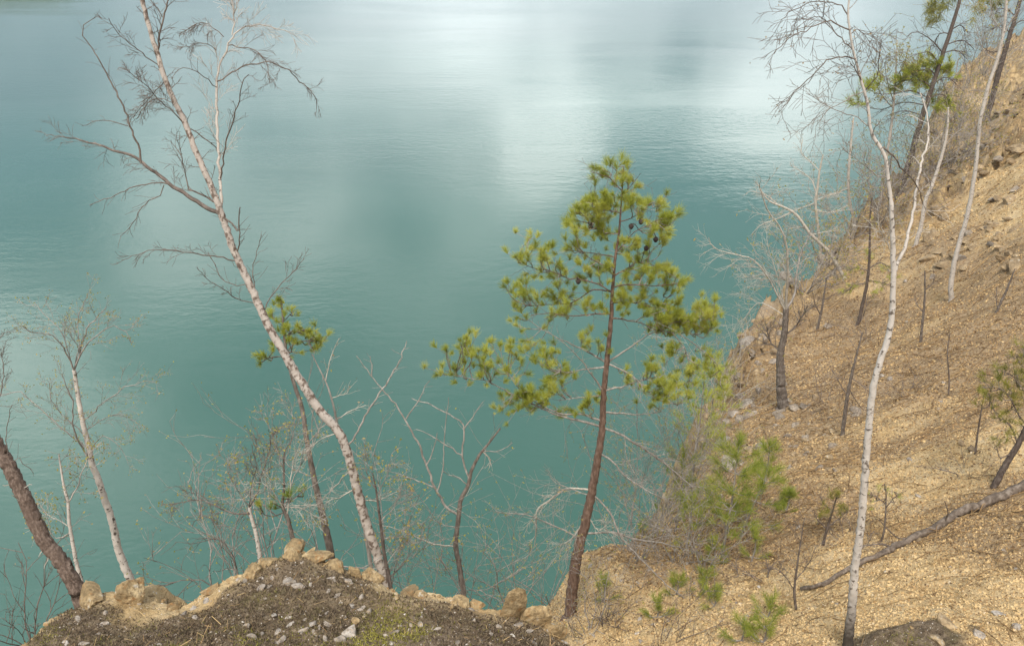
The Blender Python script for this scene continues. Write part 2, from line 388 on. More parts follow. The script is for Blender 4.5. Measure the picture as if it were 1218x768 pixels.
M['moss'] = tinted('moss', [(0.0, (0.045, 0.031, 0.02)), (0.35, (0.135, 0.095, 0.06)), (0.6, (0.22, 0.165, 0.10)), (0.8, (0.13, 0.115, 0.028)), (1.0, (0.25, 0.22, 0.05))])
M['chips'] = tinted('stone_chips', [(0.0, (0.20, 0.15, 0.11)), (0.5, (0.42, 0.34, 0.26)), (1.0, (0.66, 0.60, 0.53))])

# ground
def ground_mat():
    m, nt, b = nmat('ground'); g = N(nt, 'ShaderNodeNewGeometry').outputs['Position']
    moss, rock = attr(nt, 'moss'), attr(nt, 'rock')
    big = noise(nt, g, 0.35, 4, 0.6); mid = noise(nt, g, 2.2, 5, 0.65); fine = noise(nt, g, 16, 5, 0.7); grain = noise(nt, g, 60, 4, 0.7)
    sand = ramp(nt, mid, [(0.30, (0.36, 0.225, 0.10)), (0.43, (0.53, 0.37, 0.185)), (0.58, (0.62, 0.455, 0.25)), (0.75, (0.64, 0.52, 0.34))])
    brown = ramp(nt, fine, [(0.32, (0.12, 0.08, 0.048)), (0.5, (0.29, 0.195, 0.115)), (0.68, (0.43, 0.315, 0.195))])
    c = mixc(nt, ramp(nt, math_(nt, 'ADD', attr(nt, 'brown'), math_(nt, 'MULTIPLY', math_(nt, 'SUBTRACT', mid, 0.5), 1.2)), [(0.15, (0, 0, 0)), (0.95, (0.8, 0.8, 0.8))]), sand, brown)
    c = mixc(nt, ramp(nt, fine, [(0.30, (0.8, 0.8, 0.8)), (0.45, (0, 0, 0))]), c, (0.20, 0.125, 0.065))
    c = mixc(nt, ramp(nt, grain, [(0.60, (0, 0, 0)), (0.72, (0.8, 0.8, 0.8))]), c, (0.66, 0.53, 0.36))
    rk = ramp(nt, noise(nt, scaled(nt, g, (1.2, 1.2, 3.5)), 1.6, 6, 0.65, 0.5), [(0.34, (0.085, 0.06, 0.04)), (0.45, (0.26, 0.175, 0.09)), (0.54, (0.43, 0.295, 0.14)), (0.68, (0.50, 0.39, 0.25))])
    rk = mixc(nt, ramp(nt, noise(nt, g, 0.8, 4, 0.6), [(0.5, (0, 0, 0)), (0.7, (0.7, 0.7, 0.7))]), rk, (0.31, 0.26, 0.21))
    c = mixc(nt, math_(nt, 'MULTIPLY', rock, 0.9), c, rk)
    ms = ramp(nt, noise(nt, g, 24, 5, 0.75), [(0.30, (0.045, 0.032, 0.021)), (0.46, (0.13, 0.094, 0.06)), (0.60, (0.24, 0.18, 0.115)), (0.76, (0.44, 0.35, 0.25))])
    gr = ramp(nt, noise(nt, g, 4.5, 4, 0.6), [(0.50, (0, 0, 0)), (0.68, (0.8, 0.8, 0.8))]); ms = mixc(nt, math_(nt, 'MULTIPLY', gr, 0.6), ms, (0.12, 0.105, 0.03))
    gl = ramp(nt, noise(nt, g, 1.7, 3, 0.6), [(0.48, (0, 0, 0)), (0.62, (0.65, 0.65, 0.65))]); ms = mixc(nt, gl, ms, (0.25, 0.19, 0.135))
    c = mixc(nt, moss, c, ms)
    nt.links.new(c, b.inputs['Base Color']); b.inputs['Specular IOR Level'].default_value = 0.1; b.inputs['Roughness'].default_value = 0.95
    h = math_(nt, 'ADD', math_(nt, 'MULTIPLY', fine, 1.0), math_(nt, 'MULTIPLY', grain, 0.4)); bump(nt, b, h, 1.0, 0.05)
    return m
def build_ground():
    az = np.radians(np.concatenate([np.linspace(-180, -46, 36)[:-1], np.linspace(-46, 46, 620), np.linspace(46, 180, 36)[1:-1]]))
    r = np.concatenate([np.geomspace(0.25, 1.9, 26)[:-1], np.geomspace(1.9, 5.2, 400)[:-1], np.geomspace(5.2, 15, 320)[:-1], np.geomspace(15, 75, 330)[:-1], np.geomspace(75, 135, 30)])
    A, R = np.meshgrid(az, r); x = (R * np.sin(A)).ravel(); y = (R * np.cos(A)).ravel()
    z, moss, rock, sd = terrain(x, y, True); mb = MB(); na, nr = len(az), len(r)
    i = np.arange(nr - 1)[:, None] * na; j = np.arange(na)[None]; k = (j + 1) % na
    F = np.stack([i + j, i + na + j, i + na + k, i + k], -1).reshape(-1, 4)[:, ::-1]
    V = np.stack([x, y, z], 1); keep = V[F].max(axis=1)[:, 2] > -3.9; F = F[keep]
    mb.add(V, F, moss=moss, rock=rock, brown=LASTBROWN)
    mb.add([(0, 0, float(terrain(np.array([0.]), np.array([0.]))[0]))], np.zeros((0, 3), int), moss=1.0, rock=0.0, brown=0.0)
    cap = np.stack([np.full(na, mb.nv - 1), np.arange(na), (np.arange(na) + 1) % na], 1)[:, ::-1]; mb.F.append(cap)
    o = link('ground', mb.mesh('ground', ground_mat())); tag(o, 'tan sandy quarry slope and dark mossy ledge above the lake', 'ground', None, 'structure')
build_ground()

# water
def water_mat():
    m, nt, b = nmat('lake_water'); g = N(nt, 'ShaderNodeNewGeometry').outputs['Position']
    n0 = noise(nt, g, 0.012, 3, 0.5)
    c = ramp(nt, n0, [(0.35, (0.044, 0.104, 0.082)), (0.65, (0.060, 0.136, 0.107))])
    nt.links.new(c, b.inputs['Base Color']); b.inputs['Roughness'].default_value = 0.035; b.inputs['IOR'].default_value = 1.33; b.inputs['Specular IOR Level'].default_value = 0.5
    w1 = noise(nt, scaled(nt, g, (0.55, 1.0, 1)), 1.1, 3, 0.55, 0.3); w2 = noise(nt, scaled(nt, g, (0.6, 1.0, 1)), 3.6, 3, 0.55, 0.2)
    w3 = noise(nt, scaled(nt, g, (0.022, 0.075, 1)), 1.0, 3, 0.5, 0.6)
    gust = ramp(nt, w3, [(0.40, (0.25, 0.25, 0.25)), (0.62, (1, 1, 1))])
    h = math_(nt, 'ADD', math_(nt, 'MULTIPLY', w1, 1.0), math_(nt, 'MULTIPLY', w2, 0.42)); h = math_(nt, 'MULTIPLY', h, gust)
    bump(nt, b, h, 1.0, 0.026); return m
mb = MB(); n = 48; a = np.linspace(0, 2 * math.pi, n, endpoint=False)
mb.add(np.vstack([[(0, 200, 0)], np.stack([900 * np.cos(a), 200 + 900 * np.sin(a), 0 * a], 1)]), np.stack([np.zeros(n), 1 + np.arange(n), 1 + (np.arange(n) + 1) % n], 1).astype(int))
tag(link('water', mb.mesh('water', water_mat())), 'calm turquoise quarry lake reflecting pale clouds', 'lake', None, 'structure')

# the wooded bank that closes the lake beyond the top left of the view
def far_bank():
    mb = MB(); xs = np.linspace(-330, -120, 90); t = np.linspace(0, 1, 26); X, T = np.meshgrid(xs, t)
    x = X + 12 * fbm(T * 3, X * 0.03, 2, 3); y = 262 + 0.55 * (X + 190) * -0.35 + T * 120 + 14 * fbm(X * 0.02, T * 0, 3, 8)
    hgt = 15 * sstep(-112, -190, X); z = -1 + hgt * sstep(0, 0.35, T) + 5 * hgt / 15 * fbm(X * 0.12, T * 9, 3, 4)
    na = len(xs); i = np.arange(len(t) - 1)[:, None] * na; j = np.arange(na - 1)[None]
    F = np.stack([i + j, i + j + 1, i + na + j + 1, i + na + j], -1).reshape(-1, 4)
    mb.add(np.stack([x.ravel(), y.ravel(), z.ravel()], 1), F)
    m, nt, b = nmat('wooded_bank'); g = N(nt, 'ShaderNodeNewGeometry').outputs['Position']
    nt.links.new(ramp(nt, noise(nt, g, 0.3, 5, 0.7), [(0.35, (0.03, 0.04, 0.018)), (0.6, (0.09, 0.085, 0.04))]), b.inputs['Base Color'])
    tag(link('hill', mb.mesh('hill', m)), 'dark wooded bank across the lake', 'hill', None, 'structure')
far_bank()

# ------------------------------------------------------------------ trees
class Tree:
    def __init__(self, name, label, cat, px, Y0=None, Y1=None, w=(10, 4), mat='birch', group=None, sides=9, rough=0.10, kind_part='trunk', n=60, extend=True):
        self.px = px
        if Y0 is None:
            h = hit(*px[0]); Y0 = h[1] if h is not None else 20.0
        if Y1 is None: Y1 = Y0
        L = np.concatenate([[0], np.cumsum([math.dist(p, q) for p, q in zip(px[:-1], px[1:])])]); L /= L[-1]
        self.Ys = Y0 + (Y1 - Y0) * L
        P = np.array([aty(p[0], p[1], y) for p, y in zip(px, self.Ys)])
        self.Praw = P; Pn = smooth_line(P, n)
        dep = (Pn - CAM) @ np.array([0, CP, -SP]); t = np.linspace(0, 1, n)
        rad = np.interp(t, np.linspace(0, 1, len(w)), w) * dep / FPX * 0.5
        Pn = Pn + (RNG.normal(size=Pn.shape) * 0.07 * rad[:, None])
        zg = float(terrain(np.array([Pn[0, 0]]), np.array([Pn[0, 1]]))[0])
        if extend:
            zb = min(zg, Pn[0, 2]) - 0.12; k = max(2, int((Pn[0, 2] - zb) / 0.12))
            zs = np.linspace(zb, Pn[0, 2], k, endpoint=False)
            dirx = (Pn[3] - Pn[0]); dirx = dirx / max(dirx[2], 0.05) if dirx[2] > 0 else np.zeros(3)
            ext = np.array([[Pn[0, 0] + dirx[0] * (z - Pn[0, 2]) * 0.3, Pn[0, 1] + dirx[1] * (z - Pn[0, 2]) * 0.3, z] for z in zs])
            Pn = np.vstack([ext, Pn]); fl = 1 + 0.7 * np.exp(-np.arange(k) / 1.6) if zg > Pn[k, 2] - 0.3 else np.ones(k)
            rad = np.concatenate([rad[0] * fl, rad])
        self.P, self.R = Pn, rad; self.k0 = len(Pn) - n
        self.root = link(name, None, None, Pn[0]); tag(self.root, label, cat, group); self.o = Pn[0]
        mb = MB(); tube(mb, Pn, rad, sides, rough, int(px[0][0]))
        self.part(kind_part, mb, mat); self.limbs = []; self.tips = []
    def part(self, name, mb, mat, parent=None, smooth=True):
        if mb.nv == 0: return None
        return link(name, mb.mesh(name, M[mat], self.o, smooth), parent or self.root)
    def yat(self, p):                                       # forward distance of the trunk nearest that picture point
        d = [(q[0] - p[0]) ** 2 + (q[1] - p[1]) ** 2 for q in self.scr()]; i = int(np.argmin(d)); return self.P[i][1], i
    def scr(self):
        if not hasattr(self, '_s'):
            q = self.P - CAM; d = q @ np.array([0, CP, -SP]); u = q @ np.array([0, SP, CP])
            self._s = np.stack([CX + FPX * q[:, 0] / d, CY - FPX * u / d], 1)
        return self._s
    def limb(self, px, w=(3, 1), drift=None, mat='twig', twigs=(6, 0.30, 1), droop=0.0, start=None, name='branch', sides=5, wander=0.25, ang=0.7, keep=True):
        if start is None: Y, i = self.yat(px[0])
        else: Y = start
        L = np.concatenate([[0], np.cumsum([math.dist(p, q) for p, q in zip(px[:-1], px[1:])])]); tl = L[-1]; L = L / tl
        scale = Y / 1000.0
        if drift is None: drift = RNG.choice([-1, 1]) * RNG.uniform(0.15, 0.5)
        Ys = Y + drift * tl * scale * L
        P = [aty(p[0], p[1], y) for p, y in zip(px, Ys)]
        if start is None: P[0] = self.P[i]
        n = max(6, min(40, int(tl / 6))); Pn = smooth_line(P, n)
        dep = (Pn - CAM) @ np.array([0, CP, -SP]); rad = np.maximum(np.interp(np.linspace(0, 1, n), np.linspace(0, 1, len(w)), w) * 0.72, 0.5) * dep / FPX * 0.5
        Pn[1:] += RNG.normal(size=Pn[1:].shape) * 0.004
        mb = MB(); tube(mb, Pn, rad, sides, 0.08, int(px[0][0] + px[-1][1]))
        tips = []
        if twigs: side_twigs(mb, Pn, max(rad[-1] * 0.7, 0.0014), twigs[1], twigs[2], int(twigs[0] * 1.45), droop, wander, ang, tips, 0.18)
        ob = self.part(name, mb, mat); self.limbs.append((Pn, ob)); self.tips += tips
        return Pn, Ys
    def twiggy(self, kids, length, level, mat='twig', t0=0.3, r=0.004, droop=0.0, ang=0.9, name='twig', wander=0.25, shrink=0.6):
        tips = []
        for k in range(kids):
            mb = MB(); side_twigs(mb, self.P[self.k0:], r, length, level, 1, droop, wander, ang, tips, t0 + (1 - t0) * k / kids, shrink=shrink, cap=t0 + (1 - t0) * (k + 1) / kids)
            self.part(name, mb, mat)
        self.tips += tips
    def leaf(self, n, size=0.02, mat='leaf', spread=0.04, name='leaves', parent=None):
        pts = [t[0] for t in self.tips]
        if not pts: return
        mb = MB(); leaves(mb, pts, n, size, spread); self.part(name, mb, mat, parent)

def crop(ox, oy, pts, s=5.075): return [(ox + x / s, oy + y / s) for x, y in pts]

# --- tall leaning birch on the left
t = Tree('birch_tree', 'tall pink barked birch leaning left across the lake, bare crown', 'birch tree',
         [(458, 690), (448, 658), (434, 617), (424, 579), (412, 534), (400, 510), (379, 486), (359, 455), (334, 414), (317, 383), (300, 345), (279, 300), (266, 262), (252, 224), (234, 183), (221, 148), (209, 124), (195, 90), (188, 66), (181, 45), (172, 12), (163, -30), (156, -70)],
         5.2, 5.7, (11.5, 10.8, 10.2, 9, 7.6, 6, 4.6), 'birch_brown', None, 14, 0.2, n=190)
bt = t
L = t.limb
L([(264, 252), (263, 215), (260, 185), (258, 150), (258, 110), (260, 82), (268, 62), (276, 45), (282, 36), (300, 30), (318, 31), (335, 36), (352, 43)], (5.5, 4.8, 4.2, 2.5, 1), 0.3, 'birch_thin', (16, 0.26, 1), 0.05)
L([(262, 258), (235, 240), (205, 220), (180, 203), (160, 187), (130, 177), (95, 166), (55, 161)], (7.5, 6.5, 5, 3, 1), 0.35, 'twig', (12, 0.20, 1), 0.1)
L([(255, 246), (240, 232), (222, 225)], (3.4, 3, 2.5), 0.1, 'twig', (3, 0.15, 0))
L([(224, 224), (218, 195), (212, 178), (205, 170)], (2.2, 1.6, 1), 0.1, 'twig', (7, 0.18, 1), 0.1, start=5.45)
L([(168, 195), (165, 175), (155, 150), (142, 118), (125, 85), (108, 55), (98, 40), (101, 28), (113, 20)], (3.6, 3, 2.4, 1.8, 1), 0.2, 'twig', (9, 0.15, 0), 0.05, start=5.55)
L([(152, 150), (130, 144), (115, 143), (97, 150)], (1.6, 1.3, 0.9), 0.3, 'twig', (4, 0.1, 0), 0, start=5.6)
L([(200, 219), (180, 218), (155, 224), (135, 233), (105, 244)], (2.2, 1.6, 1), -0.3, 'twig', (6, 0.14, 0), 0.1, start=5.5)
L([(195, 220), (190, 232), (172, 242), (160, 262), (145, 281)], (1.8, 1.4, 0.9), -0.4, 'twig', (10, 0.13, 0), 0.2, start=5.5)
L([(191, 82), (188, 60), (192, 32), (198, 8), (203, -15)], (3.6, 3, 2), 0.1, 'twig', (7, 0.2, 1), 0)
L([(190, 81), (172, 65), (155, 52), (141, 40), (128, 22)], (1.8, 1.5, 1), -0.4, 'twig', (8, 0.14, 1), 0)
L([(192, 97), (182, 112), (172, 122), (158, 140)], (1.6, 1.2, 0.9), 0.4, 'twig', (8, 0.14, 1), 0.15)
L([(222, 148), (205, 133), (190, 120), (172, 100), (152, 84)], (2.2, 1.6, 1), -0.5, 'twig', (14, 0.16, 1), 0.15)
L([(222, 150), (240, 162), (258, 176)], (2, 1.8, 1.6), 0.5, 'twig', (3, 0.1, 0))
L([(214, 130), (207, 122), (188, 118), (173, 125), (163, 142)], (1.6, 1.2, 0.9), 0.5, 'twig', (9, 0.13, 1), 0.2)
L([(262, 212), (268, 178), (275, 150), (285, 112), (293, 87)], (2.6, 2.2, 1.4), -0.5, 'twig', (8, 0.15, 1), 0, start=5.55)
L([(258, 97), (275, 87), (290, 79), (312, 75), (330, 78), (345, 86), (360, 100), (374, 114), (377, 130)], (2.6, 2.2, 1.6, 0.9), 0.4, 'twig', (10, 0.16, 1), 0.1, start=5.6)
L([(271, 54), (285, 56), (302, 60), (315, 72), (318, 85), (322, 100)], (2, 1.5, 0.9), -0.4, 'twig', (9, 0.14, 1), 0.1, start=5.65)
L([(258, 104), (245, 92), (230, 84), (215, 82), (203, 93)], (1.6, 1.3, 0.9), -0.5, 'twig', (5, 0.13, 0), 0.1, start=5.6)
L([(276, 42), (278, 25), (276, 5), (272, -20)], (2.4, 2.1, 1.8), 0.2, 'birch_thin', (12, 0.17, 1), 0, start=5.65)
L([(266, 44), (250, 30), (235, 28), (222, 34)], (1.6, 1.2, 0.8), 0.4, 'twig', (9, 0.13, 1), 0.1, start=5.65)
L([(257, 60), (243, 50), (225, 55), (210, 57)], (1.4, 1.1, 0.8), -0.4, 'twig', (8, 0.11, 1), 0.1, start=5.65)
L([(262, 258), (278, 268), (284, 275), (284, 252), (286, 246)], (3.2, 2.6, 1.4), -0.3, 'twig', (4, 0.2, 0))
L([(285, 303), (285, 285), (284, 270)], (2.4, 2, 1.8), -0.2, 'twig', (3, 0.15, 0))
L([(280, 313), (255, 305), (225, 300), (195, 297), (172, 299), (145, 309)], (2.4, 2, 1.5, 0.9), -0.4, 'twig', (9, 0.14, 1), 0.05)
L([(292, 340), (277, 339), (262, 330), (254, 312), (248, 300)], (1.6, 1.3, 0.9), 0.5, 'twig', (6, 0.12, 0))
L([(298, 365), (282, 356), (268, 345), (250, 335), (235, 320)], (1.6, 1.3, 0.8), -0.5, 'twig', (7, 0.12, 1), 0.05)
L([(318, 372), (326, 348), (342, 330), (362, 308)], (2, 1.6, 0.9), 0.5, 'twig', (8, 0.14, 1))
L([(304, 345), (302, 315), (308, 290), (311, 280)], (1.6, 1.3, 0.8), 0.4, 'twig', (6, 0.14, 0))
L([(410, 530), (424, 516), (436, 492), (454, 465), (471, 437), (477, 425), (483, 406)], (3.4, 3, 2.6, 1.4), 0.3, 'twig_grey', (8, 0.16, 0))
L([(424, 579), (405, 590), (390, 597), (385, 610)], (2.2, 1.8, 1), -0.5, 'twig_pale', (8, 0.16, 1))
L([(420, 560), (405, 570), (395, 582), (378, 600)], (2.2, 1.8, 1), 0.5, 'twig_pale', (8, 0.2, 1))
L([(427, 592), (446, 596), (460, 590), (476, 583)], (2.2, 1.8, 1), 0.5, 'twig_pale', (8, 0.16, 1))
t.twiggy(26, 0.16, 1, 'twig', 0.55, 0.003)

# --- small pine behind the leaning birch
def add_tufts(t, px, limbs_px, L_need, n, mat, cluster=3, w=0.0016, spread=10, shoot=0.07, per=None, tint0=0.0, twig_mat='twig', up=0.35):
    """needle tufts at picture points, each carried by a twig from the nearest limb; needles hang under their own branch"""
    bag = {}
    S = []
    for (Pn, ob) in t.limbs:
        q = Pn - CAM; d = q @ np.array([0, CP, -SP]); u = q @ np.array([0, SP, CP])
        S.append(np.stack([CX + FPX * q[:, 0] / d, CY - FPX * u / d], 1))
    q = t.P[t.k0:] - CAM; d = q @ np.array([0, CP, -SP]); u = q @ np.array([0, SP, CP]); ts = np.stack([CX + FPX * q[:, 0] / d, CY - FPX * u / d], 1)
    tws = {}
    for (x, y) in px:
        bi, bj, bd = -1, 0, 1e9
        for i, s in enumerate(S):
            dd = np.hypot(s[:, 0] - x, (s[:, 1] - y) * (1.0 if True else 1)) + np.where(s[:, 1] < y - 4, 12, 0); j = int(np.argmin(dd))
            if dd[j] < bd: bi, bj, bd = i, j, dd[j]
        dd = np.hypot(ts[:, 0] - x, ts[:, 1] - y); j = int(np.argmin(dd))
        if dd[j] + 6 < bd:
            p0 = t.P[t.k0 + j]; bd = dd[j]; key = -1 - len(bag)
        else:
            p0 = t.limbs[bi][0][max(bj - 1, 0)]; key = bi
        tw = tws.setdefault(key, MB())
        Y = p0[1] + RNG.normal() * 0.55 * bd * p0[1] / 1000 + RNG.normal() * 0.12
        c = aty(x, y, Y); mid = (p0 + c) / 2 + RNG.normal(size=3) * 0.03 - np.array([0, 0, 0.02])
        line = smooth_line([p0, mid, c], 7); tube(tw, line, np.linspace(0.006, 0.003, 7), 4)
        tt = RNG.uniform(-0.28, 0.22)
        ax0 = unit(unit(c - mid) * 0.6 + np.array([0, 0, up]) + 0.3 * randdir())
        mb = bag.setdefault(key, MB())
        ls = RNG.uniform(0.75, 1.2)
        for q_ in (3, 5): needles(mb, line[q_], line[6] - line[2] + np.array([0, 0, 0.01]), shoot * 0.8, L_need * 0.8, int(n * 0.22), w, tint0=tint0 + tt - 0.15)
        for k in range(cluster - (RNG.random() < 0.35)):
            off = RNG.normal(size=3) * spread * Y / 1000 * (0 if k == 0 else 1)
            a = unit(ax0 + 0.7 * randdir())
            if k: tube(tw, [line[5], c + off], [0.0028, 0.0022], 3)
            needles(mb, c + off, a, shoot * ls, L_need * ls, n, w, tint0=tint0 + tt)
    for key, mb in tws.items(): t.part('twig', mb, twig_mat, t.limbs[key][1] if key >= 0 else None)
    for key, mb in bag.items(): t.part('needles', mb, mat, t.limbs[key][1] if key >= 0 else None, False)

t = Tree('pine_sapling', 'slender young pine with few needle tufts behind the leaning birch', 'pine tree',
         [(391, 645), (385, 618), (379, 593), (373, 565), (366, 530), (361, 494), (355, 471), (347, 447), (341, 420), (338, 398), (336, 372), (334, 357)], 5.8, 6.4, (9, 7, 5.5, 4, 2), 'grey_bark')
t.limb([(341, 418), (352, 408), (368, 405), (382, 407)], (2, 1.2), 0.3, 'twig', None)
t.limb([(343, 425), (330, 424), (312, 427)], (1.8, 1.2), -0.3, 'twig', None)
t.limb([(338, 398), (350, 396), (364, 392)], (1.8, 1.2), -0.4, 'twig', None)
t.limb([(336, 380), (345, 374), (348, 368)], (1.5, 1.0), 0.4, 'twig', None)
t.limb([(366, 526), (385, 505), (400, 493)], (2, 1.0), 0.4, 'twig_grey', (6, 0.15, 1))
t.limb([(373, 566), (355, 560), (338, 548), (325, 530)], (2, 1.0), 0.4, 'twig_grey', (8, 0.18, 1))
t.limb([(380, 598), (362, 600), (345, 601)], (2, 1.0), -0.3, 'twig_pale', (7, 0.18, 1))
tp = crop(200, 260, [(675, 490), (680, 530), (745, 560), (630, 600), (690, 620), (700, 650), (800, 690), (840, 680), (760, 690), (890, 740), (920, 740), (720, 730)]) + \
     crop(300, 380, [(50, 235), (80, 225), (300, 75), (340, 70), (250, 130), (210, 50), (390, 130), (420, 130), (370, 170), (350, 140), (290, 200), (220, 130), (130, 190)])
add_tufts(t, tp, None, 0.055, 75, 'needle', 3, 0.0012, 6, 0.04)

# --- birches at the far left
t = Tree('pine_tree', 'thick dark brown trunk leaning out of the left edge of the picture', 'pine tree',
         [(95, 708), (75, 671), (55, 644), (41, 618), (30, 594), (12, 557), (-4, 528), (-40, 465), (-80, 395)], 4.7, 5.2, (17.5, 17, 16, 14, 12), 'rough_bark', None, 16, 0.10, n=110)
for a_, b_ in (((20, 572), (3, 578)), ((33, 600), (14, 588)), ((62, 652), (52, 676)), ((47, 628), (30, 628)), ((56, 645), (46, 660)), ((24, 580), (38, 576))): t.limb([a_, ((a_[0] + b_[0]) / 2, (a_[1] + b_[1]) / 2 + 1), b_], (2.4, 1.2), -0.6, 'twig_pale', None, name='dead_stub')
t.limb([(10, 556), (7, 530), (10, 500), (14, 482)], (2, 1.4, 1), 0.2, 'twig', (4, 0.12, 0))
t.limb([(13, 552), (22, 545), (30, 552), (40, 562)], (1.5, 1.2, 0.8), 0.2, 'twig', (4, 0.1, 0))
t.limb([(-30, 480), (-15, 440), (0, 400), (5, 395), (12, 396)], (3, 2, 1), 0.2, 'twig', (8, 0.2, 1))
t.limb([(-20, 500), (0, 470), (4, 440), (2, 415)], (2, 1.6, 1), 0.3, 'twig', (7, 0.18, 1))

t = Tree('birch_tree', 'pale slim birch with yellow budding crown rooted behind the left ochre boulder', 'birch tree',
         [(154, 686), (142, 657), (134, 622), (126, 598), (116, 567), (110, 553), (106, 533), (99, 504), (95, 484), (92, 466), (88, 440)], 5.6, 6.0, (9.5, 8.5, 7.5, 6, 4.5), 'birch_thin', n=80)
for p, w, mt in (([(88, 440), (93, 429), (97, 411), (101, 399), (106, 387), (116, 376), (126, 366)], (3.6, 1.2), 'twig_grey'),
              ([(90, 436), (100, 413), (114, 401), (126, 392), (136, 387), (150, 395), (156, 407)], (3, 0.9), 'twig_grey'),
              ([(87, 438), (79, 419), (71, 407), (59, 397), (39, 396), (28, 387)], (3, 1), 'twig'),
              ([(80, 420), (75, 399), (63, 383), (49, 371), (41, 360)], (2, 0.9), 'twig_grey'),
              ([(92, 430), (95, 405), (92, 385), (97, 365), (104, 352)], (2.2, 0.9), 'twig'),
              ([(104, 500), (110, 492), (118, 482), (136, 470), (150, 460), (173, 454), (190, 456)], (2.2, 0.8), 'twig_grey'),
              ([(107, 535), (120, 520), (135, 524), (146, 535), (152, 548)], (1.8, 0.8), 'twig'),
              ([(98, 537), (83, 517), (61, 498), (41, 480), (26, 466), (14, 468), (-6, 471)], (2.4, 1.0), 'twig'),
              ([(97, 520), (80, 498), (62, 478), (60, 455)], (1.8, 0.8), 'twig'),
              ([(106, 548), (95, 527), (87, 504), (87, 480), (80, 462), (74, 445)], (3.4, 1.2), 'birch_thin'),
              ([(100, 512), (120, 500), (140, 492), (160, 500)], (1.6, 0.8), 'twig')):
    t.limb(p, w, None, 'twig_grey', (8, 0.26, 1), 0.0)
t.twiggy(8, 0.3, 1, 'twig_grey', 0.45, 0.003)
t.leaf(1500, 0.013, 'leaf', 0.05)

t = Tree('birch_sapling', 'thin white twin stemmed birch sapling next to the thick dark trunk', 'birch tree',
         [(99, 699), (91, 669), (85, 638), (82, 618), (81, 598), (76, 578), (73, 560), (70, 540)], 5.3, 5.6, (5, 4.4, 3.6, 1.6), 'birch_thin')
t.limb([(81, 598), (87, 588), (95, 570), (102, 551), (110, 535)], (2.6, 1.0), 0.3, 'birch_thin', (9, 0.22, 1))
t.limb([(82, 628), (67, 616), (55, 610), (47, 598)], (1.8, 0.8), 0.3, 'birch_thin', (7, 0.2, 1))
t.limb([(84, 634), (66, 640), (55, 615), (44, 594)], (1.8, 0.8), -0.3, 'birch_thin', (7, 0.2, 1))
t.twiggy(12, 0.25, 1, 'twig_grey', 0.3, 0.003)
t.leaf(420, 0.018, 'leaf', 0.05)

t = Tree('birch_sapling', 'short broken top sapling with one low limb reaching left over the water', 'birch sapling',
         [(310, 668), (307, 648), (304, 632), (298, 611), (297, 602)], 4.75, 4.8, (6, 5, 4.5, 4), 'birch_thin')
t.limb([(297, 610), (279, 610), (263, 604), (235, 594), (220, 597), (200, 601)], (3.2, 2.2, 1), 0.3, 'twig', (12, 0.18, 1))
t.limb([(299, 603), (306, 585), (312, 560), (320, 538), (323, 515)], (2.6, 1.8, 1), 0.3, 'twig', (12, 0.22, 1))
t.limb([(298, 606), (300, 575), (305, 555), (300, 530)], (2.0, 1.4, 1), -0.3, 'twig', (10, 0.22, 1))
t.limb([(298, 607), (285, 585), (272, 563), (268, 545)], (2.0, 1.4, 1), -0.3, 'twig_grey', (10, 0.22, 1))
t.leaf(330, 0.018, 'leaf', 0.04)

t = Tree('pine_sapling', 'tangle of pale stems with low green needle tufts atop the mossy knob', 'pine sapling',
         [(348, 640), (342, 615), (336, 601), (338, 579), (338, 540), (347, 524)], 4.75, 4.9, (5.5, 4.5, 3, 2.2, 1), 'grey_bark')
t.limb([(342, 612), (345, 579), (348, 550), (355, 530)], (2.6, 1.8, 1), 0.3, 'twig_pale', (10, 0.22, 1))
t.limb([(340, 606), (328, 590), (315, 575), (303, 572)], (2.4, 1.6, 1), -0.3, 'twig_pale', (9, 0.2, 1))
t.limb([(338, 603), (355, 603), (372, 612), (381, 617)], (2.4, 1.8, 1), 0.3, 'twig_pale', (9, 0.18, 1))
t.limb([(341, 608), (325, 613), (315, 612), (306, 604)], (2, 1.4, 1), -0.2, 'twig', (4, 0.1, 0))
t.limb([(339, 600), (352, 590), (362, 580)], (2, 1.2), -0.2, 'twig', (4, 0.1, 0))
t.limb([(338, 560), (325, 520), (315, 490)], (1.8, 0.9), 0.4, 'twig_grey', (11, 0.22, 1))
t.limb([(338, 550), (350, 510), (345, 480)], (1.8, 0.9), 0.4, 'twig_grey', (11, 0.22, 1))
t.leaf(420, 0.016, 'leaf', 0.04)
add_tufts(t, crop(200, 520, [(540, 400), (640, 400), (720, 340), (800, 325), (650, 430), (560, 420), (740, 350)]), None, 0.05, 55, 'needle_bright', 2, 0.0010, 5, 0.03)

t = Tree('dead_sapling', 'dark upright dead stem just right of the leaning birch foot', 'dead sapling',
         [(464, 692), (457, 657), (452, 618), (447, 581), (443, 562)], 5.0, 5.2, (5, 4, 3, 1.4), 'dark_bark')
for p in ([(452, 620), (470, 600), (480, 575)], [(449, 590), (460, 565), (466, 545)], [(447, 581), (436, 560), (432, 540)], [(455, 640), (475, 635), (490, 615)], [(460, 672), (474, 650), (481, 640)]):
    t.limb(p, (1.8, 0.8), None, 'twig_grey', (11, 0.2, 1))
t.twiggy(8, 0.2, 1, 'twig_grey', 0.3, 0.0025)
t.leaf(420, 0.02, 'leaf', 0.035)

